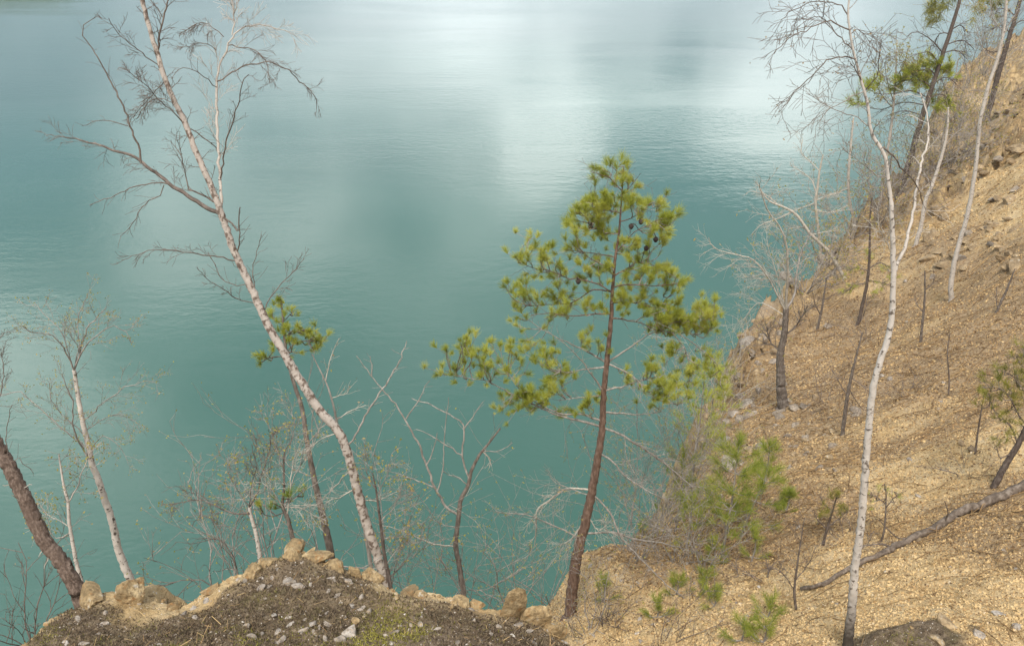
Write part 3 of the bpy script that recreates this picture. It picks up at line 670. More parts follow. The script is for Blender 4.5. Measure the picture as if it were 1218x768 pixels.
t = Tree('dead_sapling', 'grey forked dead stem rising behind the leaning birch trunk', 'dead sapling',
         [(438, 652), (425, 585), (410, 535), (402, 508), (397, 484), (391, 463), (387, 453), (381, 441), (371, 421)], 5.6, 5.9, (5, 4, 3.2, 2.4, 1.2), 'twig_grey')
t.limb([(386, 452), (392, 433), (397, 415), (404, 402)], (2, 0.9), 0.2, 'twig_pale', (6, 0.12, 0))
t.limb([(402, 497), (418, 488), (434, 482)], (2, 0.9), 0.3, 'twig_pale', (6, 0.12, 0))
t.limb([(395, 472), (410, 468), (415, 462)], (1.6, 0.9), 0.3, 'twig_pale', (6, 0.14, 0))
t.limb([(404, 512), (385, 520), (360, 540)], (2, 0.9), 0.3, 'twig_pale', (9, 0.2, 1))
t.leaf(60, 0.02, 'dry_leaf', 0.03)

t = Tree('dead_tree', 'bare forked dead tree with pale left arm standing behind the ledge', 'dead tree',
         [(551, 702), (546, 671), (542, 648), (545, 618), (548, 594), (556, 579), (561, 559), (569, 543), (574, 536), (585, 522), (595, 509)], 6.0, 6.3, (6.5, 6, 5.5, 4, 2), 'grey_bark')
for p, w, mt in (([(544, 613), (532, 604), (522, 589), (516, 577), (507, 553), (499, 531), (490, 514), (479, 494), (471, 480), (456, 465), (442, 447), (424, 423)], (4.6, 4, 3, 2.2, 1), 'twig_grey'),
              ([(558, 572), (550, 541), (552, 510), (540, 496), (511, 481), (489, 473)], (3.6, 2.6, 1.2), 'twig_grey'),
              ([(549, 596), (541, 651), (518, 647), (497, 639), (475, 630), (443, 621)][1:], (3, 1), 'twig_pale'),
              ([(543, 627), (528, 624), (510, 614)], (2, 1), 'twig_grey'),
              ([(575, 537), (583, 545), (583, 556)], (2.4, 1.4), 'twig_pale'),
              ([(574, 537), (590, 536), (600, 532), (609, 526)], (1.8, 0.9), 'twig_grey'),
              ([(556, 578), (545, 567), (535, 565), (528, 560)], (2, 1), 'twig_grey')):
    t.limb(p, w, None, mt, (4, 0.12, 0))
for p, Y in (([(520, 584), (527, 555), (528, 525), (531, 494), (533, 473)], 6.0), ([(516, 579), (497, 571), (479, 565), (459, 558)], 6.0), ([(442, 447), (442, 435), (440, 424)], 6.3),
             ([(550, 541), (528, 527), (508, 515), (496, 511)], 6.15), ([(552, 510), (566, 490), (576, 478)], 6.2), ([(483, 498), (495, 480), (511, 452)], 6.2), ([(507, 553), (514, 540), (520, 515)], 6.1)):
    t.limb(p, (2.4, 1.0), 0.2, 'twig_grey', (3, 0.1, 0), start=Y)

# --- the red-barked pine in the middle
t = Tree('pine_tree', 'large green pine with red brown trunk in the middle of the picture', 'pine tree',
         [(678, 732), (681, 697), (687, 657), (697, 618), (705, 578), (712, 539), (716, 510), (718, 468), (724, 409), (727, 375), (729, 338), (732, 305), (736, 279), (739, 240), (741, 212), (742, 198)],
         None, None, (14.5, 13, 11, 9, 7, 5.2, 3, 1), 'pine_bark', None, 14, 0.12, n=140)
PINE = t
right = [[(727, 430), (755, 409), (779, 395), (806, 396), (834, 397)], [(729, 378), (750, 381), (772, 388), (782, 393)], [(726, 432), (749, 445), (765, 459), (779, 472), (796, 479), (816, 479)],
         [(722, 465), (745, 458), (765, 451), (780, 448)], [(720, 490), (745, 492), (769, 492), (784, 488)], [(731, 342), (745, 338), (775, 340), (815, 338)], [(733, 300), (748, 282), (765, 270), (785, 260)],
         [(738, 265), (755, 258), (770, 245), (790, 240)], [(731, 330), (745, 320), (760, 312), (790, 320)], [(730, 360), (755, 360), (780, 365), (800, 350)], [(740, 235), (750, 222), (757, 212)]]
left = [[(720, 430), (697, 417), (675, 407), (656, 398), (636, 386), (618, 370)], [(716, 464), (699, 439), (681, 417), (665, 402)], [(719, 434), (697, 439), (677, 443), (660, 440)], [(717, 468), (703, 472), (687, 473), (665, 476)],
        [(713, 506), (690, 500), (660, 492), (630, 478), (605, 467), (579, 453), (550, 448), (530, 440)], [(714, 500), (690, 492), (668, 492), (648, 484), (625, 470), (600, 440)], [(727, 346), (708, 337), (690, 332), (672, 330), (655, 322), (632, 318), (615, 308)],
        [(728, 348), (705, 345), (680, 360), (650, 362), (620, 365)], [(727, 376), (705, 373), (680, 376), (655, 372), (630, 375)], [(732, 305), (715, 302), (695, 300), (682, 297)], [(735, 280), (715, 275), (700, 262), (690, 252)],
        [(738, 255), (720, 248), (700, 240), (685, 245)], [(740, 228), (728, 215), (715, 208), (702, 205)], [(731, 318), (705, 310), (690, 295)]]
for p in right + left:
    k = np.clip((p[0][1] - 200) / 300, 0.15, 1); t.limb(p, (1.4 + 2.8 * k, 0.9 + 1.2 * k, 1.0), None, 'twig_grey' if p[0][1] > 400 else 'pine_bark', (5, 0.25, 1), 0.0, ang=0.8)
for p in ([(800, 396), (815, 415), (820, 440), (818, 465)], [(806, 396), (830, 412), (850, 430), (862, 450)], [(780, 396), (800, 384), (825, 378), (845, 372)]): t.limb(p, (2, 1), 0.15, 'twig_grey', (5, 0.22, 1), start=t.yat((727, 430))[0])
nlive = len(t.limbs)
tufts = crop(510, 370, [(80, 340), (105, 240), (190, 180), (190, 230), (250, 195), (140, 385), (220, 310), (215, 365), (300, 280), (330, 300), (370, 190), (430, 210), (350, 360), (400, 380), (380, 330), (500, 250), (530, 270), (575, 180), (600, 220), (640, 290), (690, 240), (700, 280), (560, 320), (590, 380), (720, 340), (770, 320), (820, 380), (740, 400), (710, 430), (600, 460), (540, 500), (520, 530), (620, 520), (660, 520), (560, 580), (520, 600), (700, 520), (740, 500), (760, 460), (660, 560), (620, 590), (470, 560), (840, 590), (870, 600), (920, 600), (1020, 540), (960, 550), (800, 430), (570, 480), (330, 340), (350, 250)])
tufts += crop(600, 240, [(440, 40), (450, 60), (390, 140), (430, 190), (440, 260), (380, 290), (540, 10), (600, 0), (560, 140), (600, 150), (640, 190), (570, 90), (760, 20), (850, 20), (940, 20), (960, 90), (900, 160), (940, 150), (960, 240), (780, 240), (710, 300), (720, 240), (140, 240), (180, 270), (220, 290), (230, 320), (70, 335), (230, 365), (140, 350), (320, 375), (440, 365), (560, 350), (620, 390), (540, 390), (510, 430), (590, 420), (640, 410), (370, 420), (310, 440), (190, 450), (130, 490), (100, 510), (50, 550), (160, 590), (120, 590), (60, 630), (80, 700), (200, 600), (320, 510), (340, 560), (400, 570), (280, 550), (300, 580), (540, 630), (590, 640), (500, 620), (350, 660), (370, 670), (280, 690), (740, 430), (720, 450), (800, 350), (760, 340), (840, 400), (860, 360), (920, 400), (950, 390), (900, 440), (970, 480), (1040, 450), (1090, 470), (1060, 490), (1010, 550), (960, 470), (840, 580), (800, 590), (760, 600), (720, 570), (700, 580), (740, 640), (860, 640), (900, 620), (930, 630), (860, 690), (1060, 590), (1000, 720), (960, 710), (1040, 690), (1120, 710), (1180, 650)])
tufts += crop(500, 170, [(665, 65), (640, 80), (600, 90), (570, 135), (610, 110), (650, 100), (700, 145), (680, 130), (660, 165), (630, 170), (600, 170), (550, 185), (515, 215), (540, 235), (485, 265), (510, 300), (490, 340), (515, 330), (620, 190), (690, 200), (735, 200), (720, 215), (790, 210), (795, 245), (800, 265), (770, 280), (790, 320), (690, 185), (580, 215), (600, 240), (640, 120), (590, 265)], 2.7425)
tufts += crop(680, 370, [(60, 150), (90, 190), (160, 190), (60, 180), (330, 350), (470, 340), (440, 480), (460, 460), (600, 400), (620, 440), (560, 500), (520, 520), (600, 30), (560, 60), (530, 90), (650, 90), (690, 100), (740, 100), (620, 60), (800, 120), (850, 50), (840, 20), (600, 250), (460, 360), (500, 500), (640, 500), (590, 460), (550, 440)])
tufts += [(785, 380), (795, 376), (806, 372), (815, 382), (826, 376), (838, 374), (846, 380), (820, 388), (834, 390), (800, 388), (790, 390), (812, 380), (842, 366), (850, 372), (800, 420), (812, 428), (820, 445), (826, 458), (842, 424), (850, 436), (862, 448), (818, 470), (835, 415), (808, 440), (830, 432), (845, 445), (856, 458), (790, 430), (776, 440)]
tufts += [(x + RNG.normal() * 8, y + RNG.normal() * 7) for x, y in tufts if y > 225 and RNG.random() < 0.5]
add_tufts(t, tufts, None, 0.074, 120, 'needle', 3, 0.00105, 9, 0.055, twig_mat='twig_grey')
# bare lower limbs
for p, w, mt in (([(717, 508), (737, 516), (757, 528), (777, 541), (798, 557), (825, 580)], (4, 3.4, 2), 'twig_grey'), ([(713, 538), (731, 551), (745, 567), (765, 580), (787, 593)], (3.4, 2.6, 1.6), 'twig_grey'),
              ([(707, 588), (724, 608), (737, 634), (747, 648), (790, 692), (850, 738)], (3.4, 3, 2, 1.2), 'twig_grey'), ([(695, 636), (729, 633), (757, 641), (796, 647), (835, 660)], (3.6, 3, 1.6), 'twig_grey'),
              ([(702, 583), (674, 581), (658, 592), (639, 606), (638, 628), (636, 648)], (3.6, 3, 1.4), 'twig_pale'), ([(676, 581), (664, 575), (655, 567)], (2, 1), 'twig_grey'),
              ([(686, 638), (662, 626), (643, 618), (627, 612), (590, 608)], (3, 2, 1), 'twig_grey'), ([(701, 615), (712, 630), (725, 620)], (2, 1), 'twig_pale'), ([(694, 618), (680, 640), (666, 648)], (2, 1), 'twig_pale')):
    t.limb(p, w, None, mt, (9, 0.35, 1), 0.02, name='dead_branch')
for (x, y) in crop(500, 170, [(688, 270), (720, 255), (768, 313), (737, 342), (555, 272), (515, 450)], 2.7425):
    Y, i = t.yat((x, y)); best = (1e9, Y)
    for l, ob in t.limbs[:nlive]:
        for q in l:
            d_ = q - CAM; dd = d_ @ np.array([0, CP, -SP]); e = math.hypot(CX + FPX * d_[0] / dd - x, CY - FPX * (d_ @ np.array([0, SP, CP])) / dd - y)
            if e < best[0]: best = (e, q[1])
    c = aty(x, y, best[1] - 0.03); mb = MB()
    k = 9; s = np.linspace(0, 1, k); tube(mb, c[None] + np.stack([0 * s, 0 * s, -0.055 * s + 0.02], 1), 0.026 * np.sin(np.pi * (0.12 + 0.8 * s)) ** 0.8, 9, 0.35, int(x)); 
    near = min((l for l, ob in t.limbs[:nlive]), key=lambda l: np.linalg.norm(l - c, axis=1).min()); q = near[np.linalg.norm(near - c, axis=1).argmin()]
    tube(mb, smooth_line([q, (q + c) / 2 + [0, 0, 0.03], c + [0, 0, 0.02]], 6), 0.004, 4)
    t.part('pine_cone', mb, 'cone')

# --- big white birch on the right
t = Tree('birch_tree', 'tall white birch with black knots and dark foot on the sandy slope', 'birch tree',
         [(1008, 770), (1010, 750), (1014, 716), (1016, 683), (1022, 638), (1027, 589), (1030, 549), (1034, 500), (1039, 459), (1047, 429), (1054, 410), (1060, 382), (1062, 350), (1063, 319), (1062, 289), (1060, 245), (1057, 219), (1052, 185), (1037, 159), (1032, 125), (1025, 98), (1015, 61), (1010, 30), (1009, 10), (1013, -20)],
         None, None, (11.5, 10, 8.8, 8.6, 8, 7, 6, 4.6, 3.2, 2), 'birch', None, 14, 0.16, n=190)
Y0 = t.Ys[0]
for p, w, mt in (([(1065, 322), (1076, 297), (1082, 270), (1087, 248), (1092, 219), (1098, 185), (1105, 159), (1101, 132), (1096, 110)], (6.5, 5, 4, 1.6), 'birch_thin'),
              ([(1048, 172), (1057, 181), (1076, 203), (1090, 220), (1098, 242)], (3, 1.6), 'twig'),
              ([(1009, 34), (995, 29), (984, 26), (967, 32), (949, 41), (931, 53), (919, 65)], (2.6, 1.0), 'twig'),
              ([(1008, 16), (996, 4), (979, 4), (968, 2), (941, 14), (930, 25)], (2.2, 1.0), 'twig'),
              ([(1015, 60), (1002, 47), (990, 36), (984, 27), (973, 20), (959, 23), (941, 24)], (2.2, 1.0), 'twig'),
              ([(1016, 69), (998, 67), (984, 72), (965, 91), (951, 104), (937, 122), (928, 134)], (2.6, 1.0), 'twig'),
              ([(1012, 42), (1018, 36), (1026, 40), (1038, 53)], (1.6, 0.9), 'twig'),
              ([(1024, 96), (1018, 84), (1013, 76)], (2.4, 1.4), 'twig'),
              ([(1029, 110), (1014, 114), (1002, 122), (985, 132), (970, 150)], (2, 0.9), 'twig_grey'),
              ([(1035, 150), (1020, 140), (1000, 133), (980, 124), (960, 112)], (2, 0.9), 'twig_grey'),
              ([(1056, 215), (1040, 205), (1020, 190), (1000, 175)], (2, 0.9), 'twig_grey'),
              ([(1058, 300), (1052, 285), (1045, 272)], (2, 1), 'twig_pale'),
              ([(1030, 110), (1040, 95), (1047, 70), (1048, 48)], (1.8, 0.9), 'twig'),
              ([(1020, 655), (1030, 648), (1036, 640)], (2, 1), 'twig')):
    t.limb(p, w, None, mt, (7, 0.24, 1), 0.08)
t.twiggy(12, 0.25, 1, 'twig_grey', 0.62, 0.003)
t.leaf(200, 0.012, 'dry_leaf', 0.05)

def simple(name, label, cat, px, w, mat, limbs=(), kids=10, length=0.5, level=1, tmat='twig_grey', leaf=0, lm='leaf', ls=0.03, group=None, Y0=None, t0=0.3, r=0.004, n=50, Y1=None, lt=None):
    t = Tree(name, label, cat, px, Y0, Y1, w, mat, group, 8, 0.1, n=n)
    for p in limbs: t.limb(p, (2, 0.9), None, lt or tmat, (8, length * 0.8, level), 0.03)
    if kids: t.twiggy(kids, length, level, tmat, t0, r)
    if leaf: t.leaf(leaf, ls, lm, 0.08)
    return t

# --- other birches and stems on the right slope
simple('birch_tree', 'slim white birch curving right just beyond the big birch fork', 'birch tree',
       [(1089, 292), (1095, 270), (1098, 255), (1101, 238), (1108, 222), (1116, 199), (1123, 175), (1127, 150), (1128, 128)], (5, 4.5, 3.6, 2), 'birch_thin', [[(1123, 175), (1135, 160), (1150, 150)], [(1110, 218), (1098, 205), (1090, 190)]], 14, 0.9, 1, leaf=120, ls=0.05, r=0.007)
simple('birch_tree', 'grey based birch leaning right up the bare upper slope', 'birch tree',
       [(1132, 357), (1131, 338), (1136, 309), (1141, 289), (1150, 258), (1156, 228), (1161, 195), (1165, 150), (1171, 122), (1177, 98), (1185, 75), (1192, 47), (1196, 20), (1198, -15)], (6.5, 5, 4.5, 4, 3), 'birch_thin', [[(1185, 75), (1170, 60), (1160, 30)], [(1190, 50), (1200, 30), (1212, 10)], [(1193, 40), (1180, 20), (1178, -5)]], 16, 0.9, 1, leaf=200, ls=0.04, r=0.006, t0=0.5)
simple('birch_sapling', 'thin pale stem at the crest, leftmost of the white stems over the brush', 'birch sapling',
       [(1017, 264), (1011, 243), (1009, 219), (1010, 195), (1013, 160), (1015, 140)], (4, 3.4, 2), 'birch_thin', [[(1010, 243), (990, 252), (965, 252)], [(1010, 225), (985, 232), (970, 233)]], 12, 0.9, 1, 'twig_pale', 60, Y0=30, ls=0.05, r=0.007, lm='dry_leaf')
simple('dead_tree', 'bleached dead stem leaning left from the slope above the water', 'dead tree',
       [(1004, 330), (986, 300), (964, 278), (950, 259), (938, 249), (915, 239), (905, 226)], (4.5, 4, 3, 1.4), 'twig_pale', [[(964, 278), (955, 270), (938, 272)], [(964, 280), (980, 276), (1000, 274)], [(942, 252), (930, 258), (905, 268), (893, 280)], [(925, 243), (912, 232), (895, 228)]], 12, 0.7, 1, 'twig_pale', 40, 'dry_leaf', r=0.006)
simple('dead_tree', 'bone white forked dead tree leaning over the cove edge', 'dead tree',
       [(976, 296), (972, 263), (970, 240), (972, 225), (975, 202), (979, 184)], (4, 3.6, 3, 1.6), 'twig_pale', [[(975, 203), (962, 190), (953, 182), (955, 165)], [(971, 230), (966, 215), (956, 206), (940, 197)], [(971, 240), (944, 251), (923, 261), (907, 265)], [(971, 238), (985, 233), (1000, 229)], [(972, 250), (985, 253), (1010, 249)]], 10, 0.7, 1, 'twig_pale', 60, 'dry_leaf', Y0=27.5, r=0.006)
t = Tree('dead_tree', 'grey dead tree with candelabra crown and dark trunk near the shore rocks', 'dead tree',
         [(932, 484), (929, 459), (928, 430), (929, 415), (933, 397), (935, 367)], None, None, (13, 11, 9, 7.5, 6.5), 'grey_bark', None, 10, 0.15)
for p, w, mt in (([(935, 368), (936, 340), (937, 318), (935, 290), (927, 269), (916, 255), (909, 241), (905, 225), (899, 216)], (5, 3.6, 1.4), 'twig_pale'),
              ([(935, 369), (945, 350), (948, 322), (954, 298), (960, 286), (966, 270)], (4.4, 3.2, 1.2), 'twig_grey'),
              ([(934, 399), (946, 389), (954, 375), (960, 365)], (3.4, 1.6), 'grey_bark'),
              ([(929, 418), (917, 407), (914, 399), (913, 389)], (3, 1.6), 'grey_bark'),
              ([(934, 372), (922, 345), (911, 326), (897, 310), (881, 304), (864, 300), (848, 294), (843, 283)], (3.4, 2.6, 1.2), 'twig_pale'),
              ([(936, 335), (915, 328), (900, 328), (883, 331)], (2.4, 1.0), 'twig_pale'),
              ([(935, 365), (925, 330), (915, 300), (912, 285)], (2.4, 1.0), 'twig_pale'),
              ([(934, 375), (905, 360), (890, 372), (885, 382)], (2, 0.9), 'twig_pale')):
    t.limb(p, w, None, mt, (11, 0.7, 1), 0.05)
t.twiggy(8, 0.6, 1, 'twig_grey', 0.4, 0.006); t.leaf(120, 0.04, 'leaf', 0.12)

# pines far up the slope
def tuftcloud(t, pts, L, n, mat, w, cluster=3, spread=8, shoot=0.15, up=0.1): add_tufts(t, pts, None, L, n, mat, cluster, w, spread, shoot, up=up)
t = Tree('pine_tree', 'dark leaning pine with drooping bare limbs and olive tufts at the crest', 'pine tree',
         [(1072, 226), (1076, 213), (1084, 185), (1091, 159), (1098, 136), (1106, 112), (1120, 69), (1132, 33), (1142, 0), (1150, -30)], 33, 33, (7.5, 6.5, 5.5, 4.4, 3.4), 'dark_bark')
for p in ([(1121, 65), (1108, 48), (1090, 38), (1078, 44)], [(1118, 75), (1105, 62), (1088, 66)], [(1125, 55), (1145, 48), (1158, 58)], [(1130, 38), (1142, 30), (1152, 40)], [(1128, 42), (1118, 40), (1110, 55)], [(1122, 62), (1138, 60), (1150, 70)],
          [(1104, 118), (1085, 108), (1060, 112), (1040, 112)], [(1102, 124), (1075, 122), (1050, 130), (1030, 128)], [(1098, 138), (1075, 132), (1055, 138)], [(1108, 106), (1095, 95), (1075, 96)], [(1110, 100), (1125, 92), (1138, 100)], [(1104, 116), (1120, 112), (1132, 122)], [(1114, 90), (1105, 82), (1092, 84)]):
    t.limb(p, (2.2, 1), None, 'dark_bark', (6, 0.9, 1), 0.12)
tuftcloud(t, [(1094, 74), (1104, 72), (1114, 74), (1088, 90), (1078, 88), (1070, 92), (1096, 86), (1122, 86), (1128, 84), (1102, 96), (1090, 102), (1104, 104), (1040, 96), (1100, 78), (1092, 82), (1110, 76), (1118, 82), (1082, 84), (1074, 96), (1066, 97), (1080, 92), (1105, 88), (1098, 92), (1112, 92), (1125, 80), (1130, 90), (1035, 101), (1043, 100), (1028, 103), (1018, 124), (1022, 122), (1108, 122), (1118, 124), (1128, 120), (1100, 100), (1064, 107), (1120, 128), (1134, 126), (1090, 96)], 0.24, 52, 'needle', 0.008, 3, 5, 0.28)
tuftcloud(t, [(1104, 4), (1112, 2), (1120, 6), (1128, 3), (1108, 14), (1118, 16), (1112, 24), (1160, 10), (1165, 2), (1122, -6), (1140, -10)], 0.35, 40, 'needle_olive', 0.006, 3, 5, 0.3, -0.8)
t = Tree('pine_tree', 'straight dark trunk leaning right near the top right corner', 'pine tree',
         [(1173, 140), (1176, 130), (1185, 98), (1197, 55), (1208, 20), (1216, -10)], None, None, (7, 6, 5, 4), 'dark_bark')
for p in ([(1198, 52), (1185, 62), (1170, 60)], [(1203, 36), (1212, 26), (1225, 24)], [(1190, 80), (1178, 92)], [(1201, 40), (1190, 30), (1180, 36)], [(1208, 20), (1196, 10), (1184, 12)]): t.limb(p, (2, 1), None, 'dark_bark', (6, 0.9, 1), 0.1)
t.twiggy(12, 1.2, 1, 'twig', 0.4, 0.01)
tuftcloud(t, [(1190, 6), (1182, 10), (1198, 2), (1205, -4), (1175, 4)], 0.3, 46, 'needle_olive', 0.007, 3, 6, 0.3)

simple('birch_sapling', 'slender young birch with khaki budding crown against the water at the crest', 'birch sapling', [(1050, 222), (1054, 190), (1060, 150), (1064, 110), (1066, 75), (1067, 48)], (4, 3.2, 2.4, 1), 'birch_thin',
       [[(1063, 120), (1055, 95), (1052, 75)], [(1065, 95), (1076, 75), (1080, 58)], [(1064, 105), (1078, 92), (1086, 80)], [(1062, 130), (1048, 112), (1043, 98)]], 22, 1.1, 1, 'twig_grey', 2600, 'leaf', 0.045, Y0=33, t0=0.45, r=0.007)
simple('birch_sapling', 'thin budding birch between the slim curving birch and the grey based birch', 'birch sapling', [(1112, 230), (1118, 190), (1124, 150), (1133, 110), (1140, 70)], (3.4, 2.8, 2, 1), 'birch_thin',
       [[(1125, 150), (1138, 135), (1146, 120)], [(1130, 120), (1122, 100), (1118, 85)]], 16, 1.1, 1, 'twig_grey', 1300, 'leaf', 0.045, Y0=34, t0=0.4, r=0.007)
simple('dead_sapling', 'dark dead stem with ragged twigs among the grey mid slope rocks', 'dead sapling', [(1002, 517), (1006, 485), (1012, 450), (1018, 425), (1026, 395)], (5, 4.4, 3, 1.4), 'grey_bark', [[(1008, 470), (998, 455), (990, 440)], [(1012, 450), (1030, 462), (1040, 470)], [(1010, 460), (1020, 480), (1028, 488)]], 12, 0.5, 1, 'twig', r=0.005)
t = simple('pine_sapling', 'thin twin stemmed pine with sparse yellow green haze of needles', 'pine sapling', [(1020, 387), (1026, 362), (1031, 338), (1034, 309), (1035, 260), (1037, 235)], (4.5, 3.6, 2.6, 1.4), 'dark_bark', [[(1024, 392), (1028, 372), (1032, 350)], [(1032, 335), (1046, 335), (1060, 340)], [(1032, 338), (1015, 340), (1002, 350)], [(1033, 318), (1047, 312), (1058, 318)], [(1033, 322), (1020, 318), (1010, 322)]], 12, 0.7, 1, 'twig', r=0.006)
tuftcloud(t, [(1040, 335), (1052, 338), (1058, 332), (1015, 342), (1006, 348), (1046, 316), (1054, 318), (1020, 320), (1012, 324), (1034, 300), (1040, 348)], 0.14, 26, 'needle', 0.0028, 3, 6, 0.12)
simple('dead_sapling', 'short dead pole standing alone on the leaf strewn slope', 'dead sapling', [(1095, 407), (1097, 385), (1100, 354), (1100, 322)], (3.2, 2.6, 1.4), 'grey_bark', [[(1099, 345), (1108, 338), (1112, 328)], [(1098, 372), (1090, 362), (1088, 352)]], 8, 0.35, 0, 'twig', r=0.004)
simple('dead_sapling', 'pair of leaning dead sticks low on the right of the upper slope', 'dead sapling', [(1185, 372), (1191, 358), (1197, 346), (1207, 320)], (3, 2.6, 1.2), 'grey_bark', [[(1186, 368), (1185, 356), (1186, 342)]], 6, 0.3, 0, 'twig', r=0.004)
simple('dead_sapling', 'thin dead whip with dangling twigs under the grey birch', 'dead sapling', [(1128, 470), (1129, 450), (1127, 420), (1130, 395)], (2, 1.6, 0.9), 'twig', (), 10, 0.35, 1, 'twig', r=0.003)
simple('dead_sapling', 'small dark stem beside the lone grey flat stone', 'dead sapling', [(972, 392), (977, 370), (981, 345), (983, 330)], (3.2, 2.6, 1.2), 'grey_bark', [[(976, 375), (970, 362), (966, 348)]], 8, 0.5, 1, 'twig', r=0.005)
simple('dead_sapling', 'low dead twig fan between the two thin birch stems', 'dead sapling', [(1160, 540), (1163, 515), (1167, 490), (1170, 470)], (2.6, 2, 1.0), 'twig', (), 9, 0.3, 1, 'twig', r=0.003)
simple('dead_sapling', 'charred looking short stick at the left end of the fallen log', 'dead sapling', [(947, 726), (945, 700), (950, 660), (957, 615)], (3.4, 3, 2, 0.9), 'twig', [[(946, 700), (930, 680), (915, 672)], [(948, 690), (962, 670), (970, 650)]], 14, 0.28, 1, 'twig', r=0.003)
t = simple('pine_sapling', 'wispy dark stemmed pine seedling left of the white birch trunk', 'pine sapling', [(979, 648), (984, 628), (993, 598), (997, 585)], (3.4, 2.6, 1.2), 'dark_bark', [[(985, 625), (1000, 615), (1008, 607)], [(984, 630), (972, 618), (968, 608)], [(990, 608), (980, 598), (976, 588)]], 8, 0.2, 0, 'twig', r=0.003)
tuftcloud(t, [(1000, 612), (1006, 606), (974, 614), (980, 598), (990, 592), (997, 586), (985, 606), (1002, 600)], 0.085, 40, 'needle_olive', 0.0014, 2, 6, 0.06)
t = simple('pine_sapling', 'very thin seedling with yellow tips right of the white birch trunk', 'pine sapling', [(1048, 644), (1052, 628), (1054, 592), (1052, 575)], (2.6, 2, 1), 'twig', [[(1053, 605), (1064, 592), (1072, 588)], [(1053, 600), (1042, 590), (1034, 588)]], 6, 0.25, 0, 'twig', r=0.0028)
tuftcloud(t, [(1046, 584), (1056, 580), (1034, 588), (1070, 588), (1060, 590), (1040, 596)], 0.07, 18, 'needle', 0.0012, 2, 6, 0.05)

t = Tree('pine_sapling', 'bushy olive pine leaning in at the right edge above the log', 'pine tree',
         [(1182, 579), (1190, 563), (1197, 551), (1212, 526), (1228, 490), (1238, 450), (1242, 415)], None, None, (8, 7, 6, 4, 2), 'dark_bark')
for p in ([(1212, 526), (1200, 505), (1185, 490), (1170, 478)], [(1220, 508), (1205, 480), (1190, 462), (1165, 460)], [(1228, 490), (1215, 460), (1200, 445), (1185, 440)], [(1235, 462), (1222, 440), (1208, 430)], [(1205, 538), (1190, 545), (1185, 530)], [(1228, 488), (1245, 470), (1262, 460)], [(1238, 445), (1225, 422), (1215, 415)]):
    t.limb(p, (2.4, 1), None, 'twig', (6, 0.25, 1))
tuftcloud(t, [(1165, 461), (1172, 465), (1180, 460), (1188, 452), (1178, 476), (1168, 480), (1190, 470), (1200, 462), (1186, 442), (1196, 440), (1206, 432), (1215, 425), (1210, 445), (1220, 440), (1205, 475), (1215, 470), (1198, 488), (1188, 495), (1210, 490), (1222, 480), (1215, 505), (1200, 515), (1188, 528), (1222, 456), (1228, 430), (1218, 412), (1232, 445), (1195, 502), (1172, 455), (1212, 458)], 0.085, 40, 'needle_olive', 0.0014, 3, 7, 0.06)

# --- the fallen log
def log():
    px = [(953, 700), (978, 695), (1008, 677), (1047, 659), (1073, 646), (1104, 632), (1124, 621), (1142, 610), (1165, 600), (1187, 591), (1218, 579), (1262, 560)]
    H = [hit(*p) for p in px]; h0, h1 = H[0], H[-1]
    P = []
    for i, p in enumerate(px):
        s = i / (len(px) - 1); Y = h0[1] + (h1[1] - h0[1]) * s + 0.0
        q = aty(p[0], p[1], Y); zg = float(terrain(np.array([q[0]]), np.array([q[1]]))[0])
        if q[2] < zg + 0.03: q = aty(p[0], p[1], H[i][1] - 0.08)
        P.append(q)
    P = smooth_line(P, 60); dep = (P - CAM) @ np.array([0, CP, -SP]); w = np.interp(np.linspace(0, 1, 60), [0, 0.25, 0.6, 1], [4.2, 6.5, 9, 12.5]) * dep / FPX / 2
    root = link('fallen_log', None, None, P[0]); tag(root, 'weathered fallen trunk lying across the sandy slope', 'log')
    mb = MB(); P = P + RNG.normal(size=P.shape) * 0.18 * w[:, None]; tube(mb, P, w, 14, 0.34, 5); tube(mb, [P[0] - 0.02 * (P[3] - P[0]), P[0]], [0.003, w[0]], 12); link('trunk', mb.mesh('trunk', M['log'], P[0]), root)
    def br(px, i, w=(3.5, 1.6)):
        Y = P[i][1]; Q = [P[i]] + [aty(a, b, Y - 0.02 * (k + 1)) for k, (a, b) in enumerate(px)]; Q = smooth_line(Q, 14); m2 = MB()
        tube(m2, Q, np.linspace(*w, 14) * Y * 1.35 / FPX / 2, 6, 0.1); side_twigs(m2, Q, 0.003, 0.15, 0, 4); link('branch_stub', m2.mesh('branch_stub', M['log'], P[0]), root)
    br([(1062, 652), (1050, 647), (1025, 649)], 22); br([(1083, 660), (1083, 664)], 23, (4, 2)); br([(1136, 628), (1145, 632), (1150, 640)], 34); br([(1142, 618), (1137, 630)], 35, (4, 2)); br([(1040, 668), (1030, 680), (1022, 690)], 17)
    br([(1070, 640), (1055, 628), (1046, 618)], 26, (2, 1)); br([(1128, 610), (1124, 596)], 33, (2, 1))
log()

